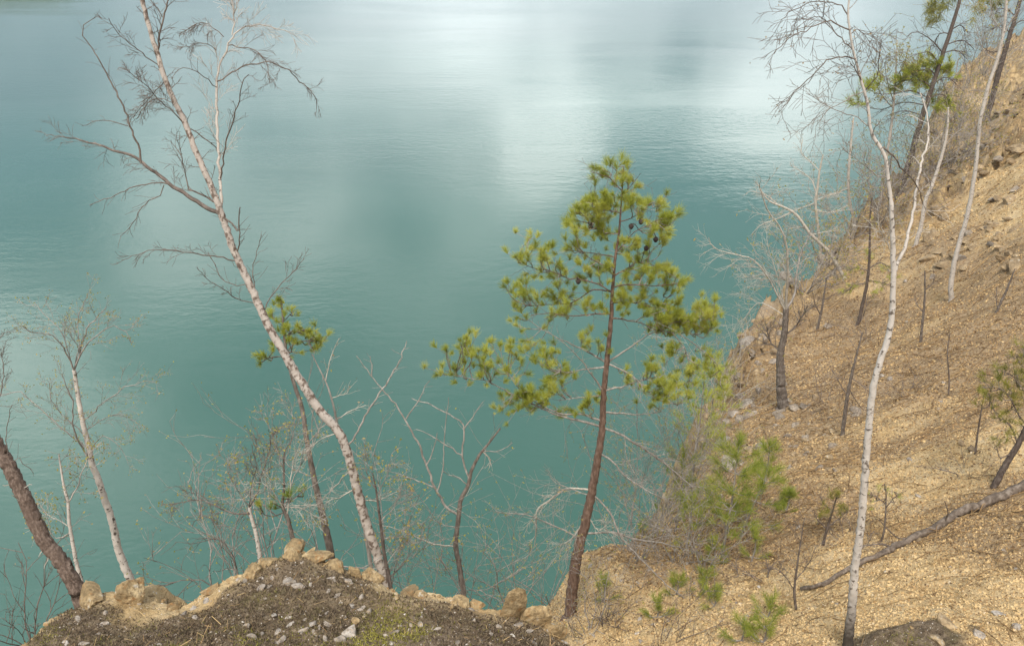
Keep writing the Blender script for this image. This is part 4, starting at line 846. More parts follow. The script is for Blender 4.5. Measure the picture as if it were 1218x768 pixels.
# ------------------------------------------------------------------ shrubs
def shrub(name, label, cat, base, h, stems, spread, mat='twig_grey', leaf=0, ls=0.02, lm='leaf', group=None, up=1.0, level=2, r=0.006, lean=(0, 0, 0), kids=5):
    base = np.asarray(base, float); root = link(name, None, None, base); tag(root, label, cat, group); tips = []
    for k in range(stems):
        a = 2 * math.pi * (k + RNG.random()) / stems; d = np.array([math.cos(a) * spread, math.sin(a) * spread, up]) + np.array(lean)
        global MINR
        MINR = max(0.0011, 0.00013 * np.linalg.norm(base - CAM)); mb = MB(); grow(mb, base + np.array([math.cos(a), math.sin(a), 0]) * 0.03 - np.array([0, 0, 0.08]), d, h * (0.7 + 0.5 * RNG.random()), max(r * (0.7 + 0.6 * RNG.random()), 2 * MINR), level, 0.0, 0.36, kids, 0.7, tips, 0.55); MINR = 0.0011
        link('stem', mb.mesh('stem', M[mat], base), root)
    if leaf:
        mb = MB(); leaves(mb, [t_[0] for t_ in tips], leaf, ls, ls * 1.5); link('leaves', mb.mesh('leaves', M[lm], base), root)
    return root
def onground(px, py, Y=None):
    if Y is not None:
        q = aty(px, py, Y); return q
    h = hit(px, py)
    if h is None: h = aty(px, py, 20)
    return h

G = 'leafless shrubs along the cliff edge'
shrub('shrub', 'pinkish leafless twig shrub at the lower left corner below the ledge', 'shrub', aty(35, 762, 4.9), 0.75, 7, 0.55, 'twig', 40, 0.015, 'dry_leaf')
shrub('shrub', 'dark twig shrub over the water between the ochre boulder and the knob', 'shrub', aty(280, 705, 4.6), 0.75, 6, 0.7, 'twig', 60, 0.016, lean=(-0.3, 0, 0))
shrub('shrub', 'grey twig shrub with yellow buds at the left rim of the mossy knob', 'shrub', aty(325, 690, 5.2), 1.5, 7, 0.45, 'twig_grey', 300, 0.018, lean=(-0.1, 0, 0))
shrub('shrub', 'tawny budding shrub filling the gap right of the leaning birch foot', 'shrub', aty(445, 715, 5.6), 1.5, 7, 0.40, 'twig_grey', 340, 0.02)
shrub('shrub', 'pale tangled shrub with yellow buds left of the upright slab of rock', 'shrub', aty(610, 728, 7.0), 1.5, 6, 0.55, 'twig_grey', 420, 0.02, lean=(-0.15, 0, 0))
shrub('shrub', 'white stemmed bush at the left of the red pine foot', 'shrub', aty(652, 712, 7.6), 1.6, 6, 0.40, 'twig_grey', 260, 0.02)
shrub('shrub', 'brown grassy bush right at the foot of the red barked pine', 'shrub', onground(722, 742), 0.75, 9, 0.5, 'twig', 150, 0.02)
shrub('shrub', 'upright yellowish brush on the gravel edge behind the red pine', 'shrub', onground(745, 655), 2.6, 9, 0.30, 'twig_grey', 924, 0.021)
shrub('shrub', 'thin tall brush on the edge between red pine and green saplings', 'shrub', onground(783, 640), 3.0, 9, 0.32, 'twig_grey', 1232, 0.022)
shrub('shrub', 'olive budding brush overhanging the water by the shore rocks', 'shrub', onground(822, 592), 2.6, 9, 0.38, 'twig_grey', 1364, 0.024, lean=(-0.15, 0, 0))
shrub('shrub', 'whitish dead brush draped over the shore rocks', 'shrub', onground(852, 508), 2.2, 8, 0.5, 'twig_pale', 160, 0.03, lean=(-0.25, 0, 0))
shrub('shrub', 'pale green brush hanging off the shoreline crest', 'shrub', onground(862, 470), 2.0, 8, 0.5, 'twig_grey', 704, 0.028, lean=(-0.5, 0, 0))
shrub('shrub', 'yellow budded fine brush between the leaning birch and the forked dead tree', 'shrub', aty(505, 730, 6.4), 1.3, 7, 0.5, 'twig_grey', 420, 0.016)
shrub('shrub', 'fine grey brush over the water just right of the forked dead tree', 'shrub', aty(575, 735, 7.4), 1.3, 7, 0.5, 'twig_grey', 380, 0.018)
shrub('shrub', 'grassy grey bush on the bank between ledge and red pine', 'shrub', onground(700, 752), 0.9, 9, 0.6, 'twig_grey', 260, 0.016)
shrub('shrub', 'budding grey bush at the gravel tip right of the red pine', 'shrub', onground(760, 668), 1.5, 9, 0.4, 'twig_grey', 420, 0.02)
shrub('shrub', 'budding grey bush under the tallest green pine sapling', 'shrub', onground(836, 680), 1.2, 9, 0.5, 'twig_grey', 360, 0.02)
shrub('shrub', 'leafy twig bush left of the upright green pine saplings', 'shrub', onground(806, 668), 1.4, 9, 0.45, 'twig_grey', 420, 0.02)
shrub('shrub', 'fine budding brush left of the mossy knob peak', 'shrub', aty(262, 712, 5.0), 1.0, 6, 0.55, 'twig_grey', 240, 0.015)
shrub('shrub', 'bare curved bush in the lower centre on the gravel', 'shrub', onground(790, 766), 0.9, 5, 0.45, 'twig', 40, 0.018)
for lab, px, py, h, sp, mt, lf in (('brown brush thicket on the crest below the white birch fork', 1045, 268, 3.2, 0.5, 'twig', 260), ('russet brush thicket at the cove corner left of the big birch', 1012, 282, 2.8, 0.5, 'twig', 220),
        ('dense brown brush under the dark leaning pine', 1066, 236, 3.6, 0.5, 'twig', 260), ('yellow budding brush right of the dark leaning pine', 1106, 206, 3.4, 0.4, 'twig_grey', 420), ('pale brush thicket at the far headland tip', 1140, 148, 4.2, 0.45, 'twig_grey', 300),
        ('small olive shrub at the water side below the bleached stem', 985, 318, 2.4, 0.5, 'twig_grey', 420), ('grey brush on the crest right of the candelabra tree', 958, 348, 2.0, 0.55, 'twig_grey', 240), ('twiggy bush on the headland below the top corner', 1170, 88, 4.5, 0.5, 'twig', 240),
        ('fan of yellowish brush behind the slim curving birch', 1130, 205, 3.2, 0.5, 'twig_grey', 380)):
    shrub('shrub', lab, 'shrub', onground(px, py), h, 13, sp, 'twig_grey', lf * 4, 0.05, group=None, r=0.014, kids=6)
for lab, px, py in (('low dead brush heap around the dark dead stem', 985, 480), ('low grey brush heap under the twin stemmed pine', 1030, 400), ('dead brush heap mid slope below the lone pole', 1080, 470), ('low brown brush between log and white birch', 1010, 640),
                    ('dry brush tuft above the middle of the log', 1150, 560), ('low brush left of the candelabra tree foot', 885, 475), ('dry brush near the charred stick', 915, 690), ('sparse dry brush in the gravel below green saplings', 880, 690)):
    hh = onground(px, py); shrub('shrub', lab, 'shrub', hh, 0.055 * hh[1], 9, 1.0, 'twig', 0, level=1, r=0.005, up=0.5, kids=6)

# bright green pine saplings
def sapling(label, base, h, rad, whorls, per, mat='needle_bright', L=0.10, n=60, w=0.0016, lean=(0, 0, 0), stem='twig_grey'):
    base = np.asarray(base, float); root = link('pine_sapling', None, None, base); tag(root, label, 'pine sapling')
    P = smooth_line([base - [0, 0, 0.1], base + np.array([0.03, 0.02, h * 0.5]) + np.array(lean) * 0.4, base + np.array([0, 0, h]) + np.array(lean)], 14)
    mb = MB(); tube(mb, P, np.linspace(0.013 + h * 0.005, 0.004, 14), 6, 0.1); link('trunk', mb.mesh('trunk', M[stem], base), root)
    for k in range(whorls):
        t_ = 0.35 + 0.6 * k / max(whorls - 1, 1); p = P[int(t_ * 13)]; ln = rad * (1.15 - 0.75 * t_)
        for j in range(per):
            a = 2 * math.pi * (j + RNG.random()) / per; d = np.array([math.cos(a), math.sin(a), 0.35 + 0.4 * RNG.random()]); q = p + d * ln * (0.7 + 0.5 * RNG.random())
            bl = smooth_line([p, (p + q) / 2 - [0, 0, 0.03], q], 6); mb = MB(); tube(mb, bl, np.linspace(0.006, 0.003, 6), 4); b_ = link('branch', mb.mesh('branch', M[stem], base), root)
            mb = MB()
            for s in (0.55, 0.8, 1.0): needles(mb, bl[int(s * 5)], d + [0, 0, 0.3] + 0.4 * randdir(), 0.10, L, n, w)
            link('needles', mb.mesh('needles', M[mat], base, False), b_)
    mb = MB(); needles(mb, P[-1], (0, 0, 1), 0.12, L, n * 2, w); needles(mb, P[-3], (0.2, 0, 1), 0.12, L, n, w); link('needles', mb.mesh('needles', M[mat], base, False), root)
sapling('tallest bright green pine sapling with white stem by the shore gravel', onground(858, 662), 1.75, 0.40, 5, 5, L=0.13, n=52)
sapling('bright green pine sapling leaning right beside the tallest sapling', onground(878, 640), 1.05, 0.42, 3, 4, L=0.13, n=48, lean=(0.25, 0, 0))
sapling('rounded green pine sapling overhanging the gravel edge', onground(815, 655), 0.85, 0.42, 3, 4, L=0.12, n=44)
sapling('yellow green pine sapling directly above the gravel tip', onground(803, 632), 1.5, 0.42, 4, 4, L=0.12, n=44)
sapling('thin green pine sapling rising behind the tallest sapling', onground(905, 590), 0.9, 0.22, 3, 4, L=0.12, n=46)
sapling('tiny bright green pine seedling alone on the leaf litter', onground(934, 610), 0.32, 0.12, 2, 4, L=0.09, n=50)
for lab, px, py, s in (('small green seedling under the tallest pine sapling', 846, 672, 0.34), ('broad low green seedling right of the tallest pine sapling', 893, 668, 0.42), ('green seedling on the gravel behind the red pine', 762, 640, 0.3), ('green seedling at the tip of the bare curved bush', 803, 708, 0.26),
                       ('green seedling midway on the drooping dead limb', 836, 706, 0.3), ('green seedling at the bottom edge by the sand bank', 880, 764, 0.26), ('wispy green seedling right of the bottom edge seedling', 906, 766, 0.26), ('small seedling on the gravel below the rounded sapling', 848, 722, 0.22),
                       ('seedling at the left border of the gravel fan', 716, 716, 0.36), ('green seedling near the charred stick', 912, 735, 0.2), ('seedling in the middle of the gravel fan', 780, 735, 0.24), ('upper seedling on the gravel below the brush', 868, 620, 0.3)):
    sapling(lab, onground(px, py), s, 0.16, 2, 4, L=0.075, n=36, w=0.0013)
sapling('faint olive pine sapling at the red pine right shoulder over the water', onground(838, 540), 2.3, 0.55, 5, 5, 'needle', 0.13, 34, 0.0020)
sapling('yellowish pine sapling on the shore rocks tip', onground(820, 588), 2.8, 0.55, 6, 5, 'needle', 0.13, 34, 0.0019)

# ------------------------------------------------------------------ rocks and stones
def rock_mesh(name, seed, mat, sub=3, cuts=9, rough=0.05):
    import bmesh
    g = np.random.default_rng(seed); bm = bmesh.new(); bmesh.ops.create_icosphere(bm, subdivisions=sub, radius=1.0)
    V = np.array([v.co for v in bm.verts])
    for f_, am in ((1.3, 0.30), (3.1, 0.13), (7.0, 0.06)):
        o_ = g.random(3) * 50; nz = vnoise(V[:, 0] * f_ + o_[0] + V[:, 2] * f_ * 0.7, V[:, 1] * f_ + o_[1] - V[:, 2] * f_ * 0.6, seed) + vnoise(V[:, 2] * f_ * 1.2 + o_[2], V[:, 0] * f_ + V[:, 1] * f_, seed + 1)
        V = V * (1 + am * nz[:, None])
    for _ in range(cuts):
        nrm = g.normal(size=3); nrm /= np.linalg.norm(nrm); h = g.uniform(0.42, 0.8); s = V @ nrm - h; V = V - np.maximum(s, 0)[:, None] * nrm * 0.96
    V = V * (1 + rough * (g.random((len(V), 1)) - 0.5))
    for f_, am in ((4.0, 0.07), (9.0, 0.045)):
        o_ = g.random(3) * 50; V = V * (1 + am * (vnoise(V[:, 0] * f_ + o_[0], V[:, 1] * f_ + V[:, 2] * f_ * 1.3 + o_[1], seed + 7) + vnoise(V[:, 2] * f_ + o_[2], V[:, 0] * f_ - V[:, 1] * f_, seed + 8))[:, None])
    for v, c in zip(bm.verts, V): v.co = c
    me = bpy.data.meshes.new(name); bm.to_mesh(me); bm.free(); me.materials.append(M[mat])
    me.polygons.foreach_set('use_smooth', np.full(len(me.polygons), False)); return me
RM = {m_: [rock_mesh(k, 100 * i + s, m_, 3 if k == 'boulder' else 2) for s in range(6)] for i, (k, m_) in enumerate((('boulder', 'rock_tan'), ('stone', 'rock_pale'), ('rock', 'rock_brown'), ('rock', 'rock_grey')))}
SLAB = rock_mesh('boulder', 981, 'rock_tan', 4, 1, 0.02)
BIG = [rock_mesh('boulder', 900 + s, 'rock_tan', 4, 11, 0.02) for s in range(6)]
def put(name, me, p, sx, sy, sz, label, cat, group=None, rot=None):
    o = link(name, me, None, p); o.scale = (sx, sy, sz); o.rotation_euler = rot if rot is not None else (RNG.uniform(-.4, .4), RNG.uniform(-.4, .4), RNG.uniform(0, 6.28)); return tag(o, label, cat, group)
rim = [('largest ochre boulder on the left lobe of the ledge', 155, 700, 19, 17, 22), ('low tan boulder left of the largest ochre boulder', 112, 706, 22, 12, 15), ('tan boulder at the top left of the mossy knob', 318, 664, 13, 11, 12), ('pale boulder on the lower left flank of the mossy knob', 303, 676, 12, 9, 11),
       ('long ochre block crowning the mossy knob', 350, 644, 16, 10, 10), ('ochre block right of the knob crown', 376, 649, 15, 9, 9), ('wide tan block on the right shoulder of the knob', 398, 655, 17, 9, 9), ('flat yellow stone set in the knob moss', 366, 657, 10, 6, 5), ('cream flat stone under the knob crown', 346, 660, 12, 7, 7),
       ('tan rock at the birch foot', 440, 668, 16, 10, 14), ('pinkish rock left of the birch foot rock', 422, 674, 9, 8, 10), ('egg shaped yellow boulder on the moss rim', 486, 692, 14, 9, 11), ('pink pale rock below the egg shaped boulder', 498, 706, 11, 7, 8), ('cream rock at the forked dead tree foot', 548, 708, 14, 8, 8),
       ('small ochre rock on the rim right of the cream rock', 568, 713, 9, 6, 6), ('upright grey tan slab standing on the ledge rim', 609, 703, 14, 10, 27), ('large pale ochre boulder right of the upright slab', 634, 726, 19, 13, 17),
       ('orange rock stepping down right of the pale ochre boulder', 655, 742, 14, 11, 17), ('grey tan rock on the saddle rim', 206, 719, 9, 6, 6), ('ochre rim rock on the saddle slope', 254, 697, 13, 7, 8)]
for k, (lab, x, y, a_, b_, c_) in enumerate(rim):
    for e in range(0, 60, 2):
        h = hit(x, y + c_ * 0.55 + e)
        if h is not None and h[1] < 4.4: break
    d = np.dot(h - CAM, [0, CP, -SP]) / FPX; up_ = 'slab' in lab
    put('boulder', SLAB if up_ else BIG[k % 6], h + [0, 0, c_ * d * (0.55 if up_ else 0.22)], a_ * d * 1.2, b_ * d * (0.6 if up_ else 1.4), c_ * d * 1.05, lab, 'rock', None, (0.1, 0.12, 0.25) if up_ else None)
st = crop(200, 618, [(660, 300), (980, 355), (1090, 370), (970, 430), (585, 480), (725, 590), (555, 360), (640, 355), (860, 395), (605, 410), (155, 540), (95, 570), (175, 590), (230, 495), (1175, 545), (960, 630), (875, 625), (950, 720), (630, 575), (470, 640), (460, 375), (650, 745), (820, 605), (820, 665), (500, 710), (740, 630), (690, 720), (910, 655), (1020, 460), (1160, 480), (560, 420), (1040, 590)]) + \
     crop(0, 618, [(630, 630), (360, 705), (405, 750), (470, 605), (165, 690), (1170, 540), (1110, 570), (195, 680), (590, 690), (510, 750), (790, 490), (970, 755)]) + crop(400, 618, [(75, 375), (150, 540), (195, 560), (450, 635), (510, 635), (990, 650), (1095, 635), (1160, 680), (1065, 700), (415, 440), (760, 485), (815, 540), (1190, 750), (300, 700), (610, 660), (350, 680), (95, 520), (730, 740)])
special = [('largest white stone in the middle of the moss', 345, 691, 10, 6), ('grey pale stone touching the largest white stone', 352, 698, 9, 6), ('long pale splinter stone near the bottom edge', 330, 752, 7, 4), ('big cream rock half buried at the bottom centre', 417, 756, 15, 12), ('second cream rock beside the bottom centre rock', 404, 762, 10, 9), ('orange pebble above the bottom centre rock', 423, 739, 6, 5), ('tapering white stone on the left lobe moss', 101, 724, 9, 4), ('slanted pale stone right of the tapering stone', 107, 723, 7, 3)]
for k, (lab, x, y, a_, b_) in enumerate(special):
    h = hit(x, y); d = np.dot(h - CAM, [0, CP, -SP]) / FPX; put('stone', RM['rock_tan' if 'orange' in lab else 'rock_pale'][k % 6], h, a_ * d, b_ * d * 1.2, b_ * d * 0.8, lab, 'stone')
for k, (x, y) in enumerate(st):
    h = hit(x, y)
    if h is None or h[1] > 5: continue
    d = np.dot(h - CAM, [0, CP, -SP]) / FPX; s = RNG.uniform(3.0, 6.0) * d; put('stone', RM['rock_pale'][k % 6], h + [0, 0, s * 0.12], s * 1.35, s * 0.9, s * 0.42, 'small pale stone lying on the dark moss of the ledge', 'stone', 'small pale stones scattered on the mossy ledge')
for k in range(70):
    x, y = RNG.uniform(30, 700), RNG.uniform(660, 766); h = hit(x, y)
    if h is None or h[1] > 5: continue
    d = np.dot(h - CAM, [0, CP, -SP]) / FPX; s = RNG.uniform(1.6, 3.2) * d; put('pebble', RM['rock_pale' if RNG.random() < .7 else 'rock_tan'][k % 6], h + [0, 0, s * 0.2], s * 1.3, s, s * 0.7, 'tiny pebble pressed into the dark moss of the ledge', 'pebble', 'tiny pebbles on the mossy ledge')
slabs = [('long flat pale slab near the bottom right corner', 1192, 731, 15, 5), ('flat pale slab at the bottom right border', 1170, 757, 13, 6), ('pale slab on the right border above the bottom slab', 1212, 746, 10, 5), ('lone pale block on the open slope right of the white birch', 1083, 547, 6, 5), ('brown boulder half sunk near the bottom right dark hummock', 1128, 742, 13, 10), ('tan rock on top of the bottom right hummock', 1118, 762, 12, 8),
         ('dark brown clod by the olive pine foot', 1158, 535, 9, 8), ('brown clod left of the olive pine clod', 1146, 528, 7, 5), ('flat grey stone near the small dark stem', 988, 389, 8, 4), ('pale rock behind the white birch knots', 1060, 451, 6, 4), ('cream rock left of the pale birch rock', 1050, 447, 4, 4), ('white stone on the slope under the grey birch', 1078, 335, 4, 4), ('earth clod under the log middle', 1095, 641, 10, 8), ('pale sandstone lump above the log', 1094, 590, 5, 3), ('grey stone under the candelabra tree', 960, 484, 9, 4)]
for k, (lab, x, y, a_, b_) in enumerate(slabs):
    h = hit(x, y); d = np.dot(h - CAM, [0, CP, -SP]) / FPX; mt = 'rock_pale' if 'pale' in lab or 'cream' in lab or 'white' in lab else 'rock_grey' if 'grey' in lab else 'rock_brown'
    put('rock', RM[mt][k % 6], h + [0, 0, 0.0], a_ * d, b_ * d * 1.6, b_ * d * 0.6, lab, 'rock', None, (RNG.uniform(-.2, .2), 0.25, RNG.uniform(-.3, .3)))
def field(n, box, size, mats, label, cat, group, flat=0.6, cond=None):
    c = 0
    for k in range(n * 3):
        if c >= n: break
        x, y = RNG.uniform(box[0], box[2]), RNG.uniform(box[1], box[3])
        if cond and not cond(x, y): continue
        h = hit(x, y)
        if h is None: continue
        d = np.dot(h - CAM, [0, CP, -SP]) / FPX; s = RNG.uniform(*size) * d; mt = mats[RNG.integers(len(mats))]
        put(cat, RM[mt][RNG.integers(6)], h, s * RNG.uniform(1, 1.6), s, s * flat, label, cat, group); c += 1
for k in range(34):
    i = RNG.integers(8, 15); f_ = RNG.random(); q = EDGE[i] * (1 - f_) + EDGE[i + 1] * f_; q = q + np.array([0.85, -0.5, 0]) * RNG.uniform(-0.15, 0.9)
    q[2] = float(terrain(q[:1], q[1:2])[0]); s = RNG.uniform(0.08, 0.34) * q[1] / 22
    put('rock', RM[('rock_grey', 'rock_pale', 'rock_brown')[k % 3]][k % 6], q, s * 1.5, s, s * 0.8, 'broken pinkish grey rock along the crest above the water', 'rock', 'broken rocks along the cliff crest')
for k in range(90):
    i = RNG.integers(1, len(RIM_PX) - 4); f_ = RNG.random(); x = RIM_PX[i][0] * (1 - f_) + RIM_PX[i + 1][0] * f_; y = RIM_PX[i][1] * (1 - f_) + RIM_PX[i + 1][1] * f_ + abs(RNG.normal()) * 9
    for e in range(0, 40, 3):
        h = hit(x, y + e)
        if h is not None and h[1] < 4.4: break
    d = np.dot(h - CAM, [0, CP, -SP]) / FPX; s = RNG.uniform(1.6, 5.0) * d; put('stone', RM['rock_tan'][k % 6], h, s * 1.3, s, s * 0.7, 'crumbled tan stone lying along the rim of the ledge', 'stone', 'crumbled tan stones along the ledge rim')
field(48, (855, 380, 1000, 560), (3, 9.5), ['rock_grey', 'rock_grey', 'rock_brown'], 'angular grey rock among the rubble at the shoreline', 'rock', 'rubble along the shoreline', 0.7, lambda x, y: x < 900 + (y - 400) * 0.55 + 20)
field(26, (940, 470, 1020, 560), (2.5, 7), ['rock_grey', 'rock_brown'], 'broken rock in the mid slope rubble by the dark dead stem', 'rock', 'mid slope rubble', 0.7)
field(44, (1090, 110, 1218, 330), (3, 9), ['rock_brown', 'rock_brown', 'rock_grey'], 'angular brown rock jutting from the steep upper slope', 'rock', 'rocks in the steep upper slope', 0.6, lambda x, y: x > 1218 - (330 - y) * 0.0 - 120)
field(40, (1100, 110, 1218, 320), (5, 13), ['rock_brown'], 'large tilted brown slab breaking out of the steep upper slope', 'rock', 'large slabs in the steep upper slope', 0.5, lambda x, y: x > 1150 - (y - 110) * 0.25)
field(44, (900, 380, 1218, 768), (1.6, 3.4), ['rock_pale', 'rock_tan', 'rock_brown'], 'small stone scattered on the open sandy slope', 'stone', 'small stones on the sandy slope', 0.6)
field(90, (690, 640, 900, 768), (1.4, 4.2), ['rock_pale', 'rock_pale', 'rock_tan'], 'pale stone in the gravel fan right of the red pine', 'stone', 'pale stones in the gravel fan', 0.6)

# ------------------------------------------------------------------ ground cover (uncountable)
def cover(n, az, rr, keep):
    a = np.radians(RNG.uniform(*az, n)); r = np.exp(RNG.uniform(math.log(rr[0]), math.log(rr[1]), n)); x, y = r * np.sin(a), r * np.cos(a)
    z, moss, rock, sd = terrain(x, y, True); k = keep(moss, rock, sd, z); global CB; CB = LASTBROWN[k]; return np.stack([x, y, z], 1)[k], rock[k]
P, _ = cover(600000, (-2, 58), (4.6, 48), lambda m_, r_, s_, z_: (m_ < 0.3) & (s_ < 0.15) & (z_ > 2))
n = len(P); dist = np.linalg.norm(P - CAM, axis=1)
s = (0.0035 + 0.00075 * dist)[:, None] * (0.35 + 1.0 * RNG.random((n, 1)) ** 2 + 0.8 * (RNG.random((n, 1)) < 0.02))
nrm = np.array([-0.45, -0.1, 0.9]) + 0.75 * RNG.normal(size=(n, 3)); nrm /= np.linalg.norm(nrm, axis=1, keepdims=True)
u = np.cross(nrm, RNG.normal(size=(n, 3))); u /= np.linalg.norm(u, axis=1, keepdims=True); v = np.cross(nrm, u); asp = RNG.uniform(0.3, 0.9, (n, 1))
c = P + np.array([0, 0, 1]) * s * 0.35; V = np.stack([c - u * s - v * s * asp * 0.5, c + u * s * 0.8 - v * s * asp, c + u * s + v * s * asp * 0.6, c - u * s * 0.7 + v * s * asp], 1)
patch = fbm(P[:, 0] * 0.5, P[:, 1] * 0.5, 3, 201) ; tint = np.clip(0.55 + 0.07 * (dist < 10.5) + 0.16 * RNG.normal(size=n) - 0.5 * (RNG.random(n) < 0.20) - 0.22 * CB * (0.5 + 0.8 * RNG.random(n)), 0, 1)
mb = MB(); mb.add(V.reshape(-1, 3), np.arange(n * 4).reshape(n, 4), tint=np.repeat(tint, 4))
tag(link('leaf_litter', mb.mesh('leaf_litter', M['litter'], smooth=False)), 'tan leaf litter and chips strewn over the slope', 'leaf litter', None, 'stuff')

P, _ = cover(200000, (-40, 22), (1.9, 4.6), lambda m_, r_, s_, z_: m_ > 0.35)
P2, _ = cover(40000, (24, 46), (4.8, 6.6), lambda m_, r_, s_, z_: m_ > 0.25); P = np.vstack([P, P2])
n = len(P); L_ = RNG.uniform(0.006, 0.020, (n, 1)); d = np.array([0, 0, 0.8]) + 0.8 * RNG.normal(size=(n, 3)); d /= np.linalg.norm(d, axis=1, keepdims=True)
sd_ = np.cross(d, RNG.normal(size=(n, 3))); sd_ /= np.linalg.norm(sd_, axis=1, keepdims=True); w = RNG.uniform(0.0012, 0.004, (n, 1))
V = np.stack([P - sd_ * w, P + sd_ * w, P + d * L_], 1); pt = fbm(P[:, 0] * 2.2, P[:, 1] * 2.2, 3, 301)
tint = np.clip(0.36 + 0.20 * RNG.normal(size=n) + 0.9 * np.maximum(pt - 0.16, 0) * 2, 0, 1)
mb = MB(); mb.add(V.reshape(-1, 3), np.arange(n * 3).reshape(n, 3), tint=np.repeat(tint, 3))
tag(link('moss', mb.mesh('moss', M['moss'], smooth=False)), 'dark brown and olive moss carpeting the ledge', 'moss', None, 'stuff')

P, _ = cover(9000, (-40, 22), (1.9, 4.7), lambda m_, r_, s_, z_: (z_ > CAMZ - 4.2))
P2, _ = cover(3000, (24, 46), (4.8, 6.6), lambda m_, r_, s_, z_: m_ > 0.2); P = np.vstack([P, P2])
n = len(P); s = RNG.uniform(0.002, 0.008, n) ; tet = np.array([(1, 0, -.3), (-.6, .8, -.3), (-.5, -.9, -.3), (.1, .1, .6)])
V = P[:, None] + s[:, None, None] * (tet[None] * RNG.uniform(0.6, 1.5, (n, 4, 3)))
ang = RNG.uniform(0, 6.28, n); ca, sa = np.cos(ang), np.sin(ang); W = V - P[:, None]; V = P[:, None] + np.stack([W[..., 0] * ca[:, None] - W[..., 1] * sa[:, None], W[..., 0] * sa[:, None] + W[..., 1] * ca[:, None], W[..., 2]], -1)
F = (np.arange(n)[:, None, None] * 4 + np.array([(0, 1, 3), (1, 2, 3), (2, 0, 3), (0, 2, 1)])[None]).reshape(-1, 3)
mb = MB(); mb.add(V.reshape(-1, 3), F, tint=np.repeat(RNG.random(n), 4))
tag(link('gravel', mb.mesh('gravel', M['chips'], smooth=False)), 'fine pale stone chips spread over the mossy ledge', 'gravel', None, 'stuff')

def sticks(P, L, R, lift):
    n = len(P); a = RNG.uniform(0, 6.28, n); d = np.stack([np.cos(a), np.sin(a), RNG.normal(size=n) * 0.25], 1); e = 0.05
    g0 = terrain(P[:, 0], P[:, 1]); A = P.copy(); B = P + d * L[:, None]; B[:, 2] = terrain(B[:, 0], B[:, 1]) + lift; A[:, 2] = g0 + 0.01
    Mid = (A + B) / 2 + RNG.normal(size=(n, 3)) * 0.06 * L[:, None]; Mid[:, 2] += 0.03
    X = np.cross(d, [0, 0, 1.0]); X /= np.linalg.norm(X, axis=1, keepdims=True); Z = np.cross(X, d); V = []
    for Q, k in ((A, 1.0), (Mid, 0.8), (B, 0.4)):
        for t_ in (0, 2.1, 4.2): V.append(Q + (X * math.cos(t_) + Z * math.sin(t_)) * (R * k)[:, None])
    V = np.stack(V, 1); F = []
    for r_ in (0, 3):
        for j in range(3): F.append((r_ + j, r_ + (j + 1) % 3, r_ + 3 + (j + 1) % 3, r_ + 3 + j))
    return V, (np.arange(n)[:, None, None] * 9 + np.array(F)[None]).reshape(-1, 4)
P, _ = cover(9000, (2, 44), (5.0, 40), lambda m_, r_, s_, z_: (m_ < 0.3) & (s_ < -0.1) & (z_ > 2))
P = P[RNG.random(len(P)) < 0.10 + 0.7 * CB]; n = len(P); dd = np.linalg.norm(P - CAM, axis=1)
V, F = sticks(P, RNG.uniform(0.10, 0.55, n) * (0.6 + dd / 22), 0.0022 + 0.00022 * dd * RNG.uniform(0.6, 1.6, n), RNG.uniform(0.0, 0.22, n) ** 2 * 4 * 0.5)
mb = MB(); mb.add(V.reshape(-1, 3), F, tint=np.repeat(RNG.uniform(0.0, 0.45, n), 9))
tag(link('brushwood', mb.mesh('brushwood', M['litter'])), 'brown fallen twigs littering the slope', 'brushwood', None, 'stuff')

P, _ = cover(1700, (-40, 20), (1.9, 4.6), lambda m_, r_, s_, z_: (z_ > CAMZ - 4.0))
n = len(P); d = RNG.normal(size=(n, 3)) * [1, 1, 0.45] + [0, 0, 0.25]; d /= np.linalg.norm(d, axis=1, keepdims=True); L_ = RNG.uniform(0.02, 0.09, (n, 1)) 
sd_ = np.cross(d, RNG.normal(size=(n, 3))); sd_ /= np.linalg.norm(sd_, axis=1, keepdims=True); P = P + [0, 0, 0.004]
V = np.stack([P - sd_ * 0.0011, P + sd_ * 0.0011, P + d * L_ * 0.6 + [0, 0, 0.004] + sd_ * 0.001, P + d * L_ * 0.6 + [0, 0, 0.004] - sd_ * 0.001], 1)
mb = MB(); mb.add(V.reshape(-1, 3), np.arange(n * 4).reshape(n, 4), tint=np.repeat(RNG.uniform(0.0, 0.6, n), 4))
tag(link('dry_grass', mb.mesh('dry_grass', M['litter'], smooth=False)), 'dry grass blades and twig bits lying on the mossy ledge', 'dry grass', None, 'stuff')

# thin air between the camera and the far water
def haze():
    x0, x1, y0, y1, z0, z1 = -1000, 1000, -800, 1200, -5.2, 42
    v = [(x, y, z) for z in (z0, z1) for y in (y0, y1) for x in (x0, x1)]
    mb = MB(); mb.add(v, [(0, 2, 3, 1), (4, 5, 7, 6), (0, 1, 5, 4), (2, 6, 7, 3), (0, 4, 6, 2), (1, 3, 7, 5)])
    m = bpy.data.materials.new('haze'); m.use_nodes = True; nt = m.node_tree; nt.nodes.remove(nt.nodes['Principled BSDF'])
    pv = nt.nodes.new('ShaderNodeVolumePrincipled'); pv.inputs['Color'].default_value = (0.90, 0.94, 0.97, 1); pv.inputs['Density'].default_value = 0.00035
    nt.links.new(pv.outputs[0], nt.nodes['Material Output'].inputs['Volume'])
    tag(link('haze', mb.mesh('haze', m, smooth=False)), 'thin pale air over the lake and slope', 'haze', None, 'stuff')
HAZE = True
if HAZE: haze()

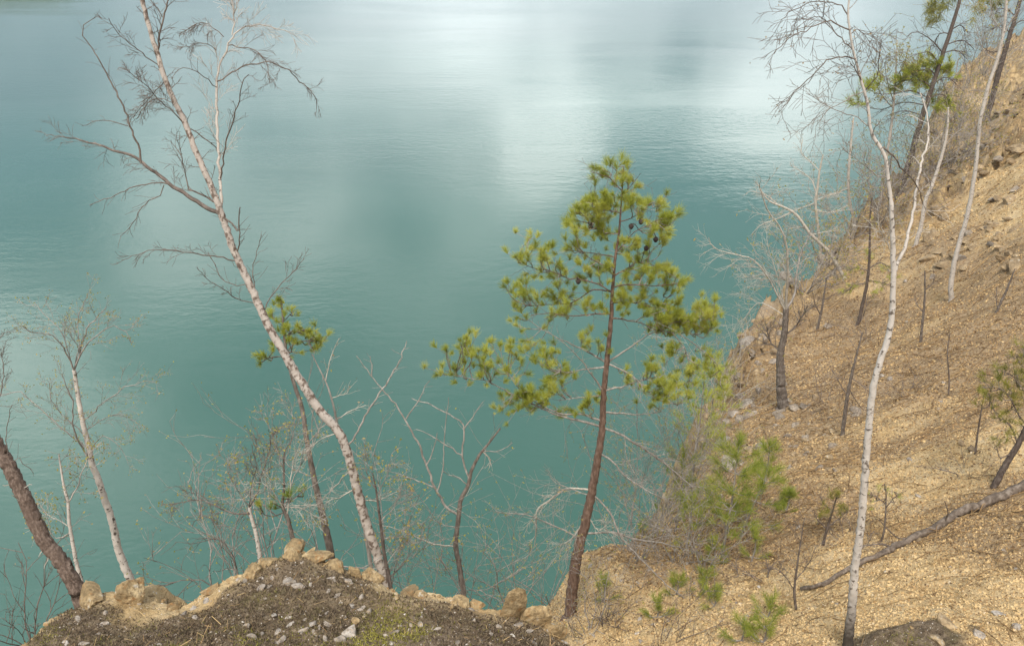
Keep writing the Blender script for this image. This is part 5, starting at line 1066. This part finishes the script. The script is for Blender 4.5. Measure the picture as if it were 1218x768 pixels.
# ------------------------------------------------------------------ sky and light
SUN_EL, SUN_AZ = math.radians(54), math.radians(196)          # compass-style azimuth from +Y towards +X
w = bpy.data.worlds.new('World'); scene.world = w; w.use_nodes = True; nt = w.node_tree; nt.nodes.clear()
out = N(nt, 'ShaderNodeOutputWorld'); bg = N(nt, 'ShaderNodeBackground'); bg.inputs['Strength'].default_value = 0.10
sky = N(nt, 'ShaderNodeTexSky', sky_type='NISHITA'); sky.sun_disc = False; sky.sun_elevation = SUN_EL; sky.sun_rotation = SUN_AZ; sky.air_density = 1.0; sky.dust_density = 2.0
dirn = N(nt, 'ShaderNodeTexCoord').outputs['Generated']
def cloudvec(px, py):
    v = ray(px, py); v = v / np.linalg.norm(v); return (v[0], v[1], -v[2])
cl = math_(nt, 'MULTIPLY', noise(nt, scaled(nt, dirn, (1, 1, 2.2)), 2.3, 6, 0.6, 0.3), 1.0)
wisp = noise(nt, scaled(nt, dirn, (1, 1, 1.8)), 7.0, 5, 0.6, 0.4)
wn = N(nt, 'ShaderNodeTexNoise'); wn.inputs['Scale'].default_value = 5.0; wn.inputs['Detail'].default_value = 5; wn.inputs['Roughness'].default_value = 0.6; nt.links.new(dirn, wn.inputs['Vector'])
w1_ = N(nt, 'ShaderNodeVectorMath', operation='SUBTRACT'); nt.links.new(wn.outputs['Color'], w1_.inputs[0]); w1_.inputs[1].default_value = (0.5, 0.5, 0.5)
w2_ = N(nt, 'ShaderNodeVectorMath', operation='MULTIPLY'); nt.links.new(w1_.outputs[0], w2_.inputs[0]); w2_.inputs[1].default_value = (0.13, 0.13, 0.06)
w3_ = N(nt, 'ShaderNodeVectorMath', operation='ADD'); nt.links.new(dirn, w3_.inputs[0]); nt.links.new(w2_.outputs[0], w3_.inputs[1]); warped = w3_.outputs[0]
acc = None
BLOBS = [(640, 182, 0.045, 1.4), (668, 165, 0.035, 0.7), (870, 128, 0.05, 0.5), (935, 145, 0.05, 0.75), (810, 140, 0.05, 0.35), (420, 40, 0.12, 0.3), (560, 40, 0.11, 0.4), (690, 30, 0.11, 0.4), (960, 20, 0.13, 0.4), (560, 110, 0.06, 0.05), (720, 140, 0.05, 0.2),
         (150, 250, 0.07, 0.30), (190, 150, 0.10, 0.12), (360, 280, 0.09, 0.30), (570, 300, 0.07, 0.16), (620, 400, 0.10, 0.05), (30, 440, 0.10, 0.55), (240, 330, 0.08, 0.25), (120, 560, 0.16, 0.25), (480, 400, 0.12, 0.15),
         (870, 260, 0.12, -0.5), (790, 230, 0.07, -0.25), (470, 262, 0.08, -0.28), (50, 265, 0.09, -0.42), (822, 76, 0.035, -0.45), (730, 78, 0.03, -0.2), (640, 105, 0.04, -0.22), (60, 60, 0.12, -0.15), (330, 190, 0.06, -0.2), (300, 440, 0.10, -0.3), (560, 600, 0.25, -0.3), (160, 420, 0.06, -0.15)]
for px, py, sg, amp in BLOBS:
    vx = N(nt, 'ShaderNodeVectorMath', operation='DISTANCE'); nt.links.new(warped, vx.inputs[0]); vx.inputs[1].default_value = cloudvec(px, py)
    q = math_(nt, 'DIVIDE', vx.outputs['Value'], sg); q = math_(nt, 'POWER', 2.718, math_(nt, 'MULTIPLY', math_(nt, 'MULTIPLY', q, q), -1.0)); q = math_(nt, 'MULTIPLY', q, amp)
    acc = q if acc is None else math_(nt, 'ADD', acc, q)
f = math_(nt, 'ADD', math_(nt, 'ADD', math_(nt, 'MULTIPLY', math_(nt, 'SUBTRACT', cl, 0.5), 0.8), math_(nt, 'MULTIPLY', math_(nt, 'SUBTRACT', wisp, 0.5), 0.5)), acc)
f = math_(nt, 'ADD', f, 0.37)
cover_ = ramp(nt, f, [(0.05, (0.35, 0.35, 0.35)), (0.5, (1, 1, 1))])
bright = ramp(nt, f, [(0.10, (3.2, 3.8, 4.5)), (0.5, (8.6, 9.1, 9.5)), (1.0, (21.0, 20.8, 20.2))])
mixn = mixc(nt, cover_, sky.outputs['Color'], bright)
sz = N(nt, 'ShaderNodeSeparateXYZ'); nt.links.new(dirn, sz.inputs[0])
low = ramp(nt, sz.outputs[2], [(0.08, (0.43, 0.465, 0.51)), (0.24, (0.84, 0.87, 0.90)), (0.5, (1, 1, 1))])
mixn = mixc(nt, 1.0, mixn, low, 'MULTIPLY')
nt.links.new(mixn, bg.inputs['Color']); nt.links.new(bg.outputs[0], out.inputs['Surface'])

sun = bpy.data.lights.new('sun', 'SUN'); sun.energy = 2.4; sun.angle = math.radians(10); sun.color = (1.0, 0.965, 0.91)
so = bpy.data.objects.new('sun', sun); C.objects.link(so)
sd3 = Vector((math.sin(SUN_AZ) * math.cos(SUN_EL), math.cos(SUN_AZ) * math.cos(SUN_EL), math.sin(SUN_EL)))
so.rotation_euler = sd3.to_track_quat('Z', 'Y').to_euler()
so.location = (0, 0, 60)

scene.view_settings.view_transform = 'Standard'; scene.view_settings.look = 'None'; scene.view_settings.gamma = 1.0
scene.view_settings.exposure = 0.74; scene.view_settings.use_curve_mapping = False
scene.render.engine = 'CYCLES'; scene.cycles.max_bounces = 6; scene.cycles.transparent_max_bounces = 4
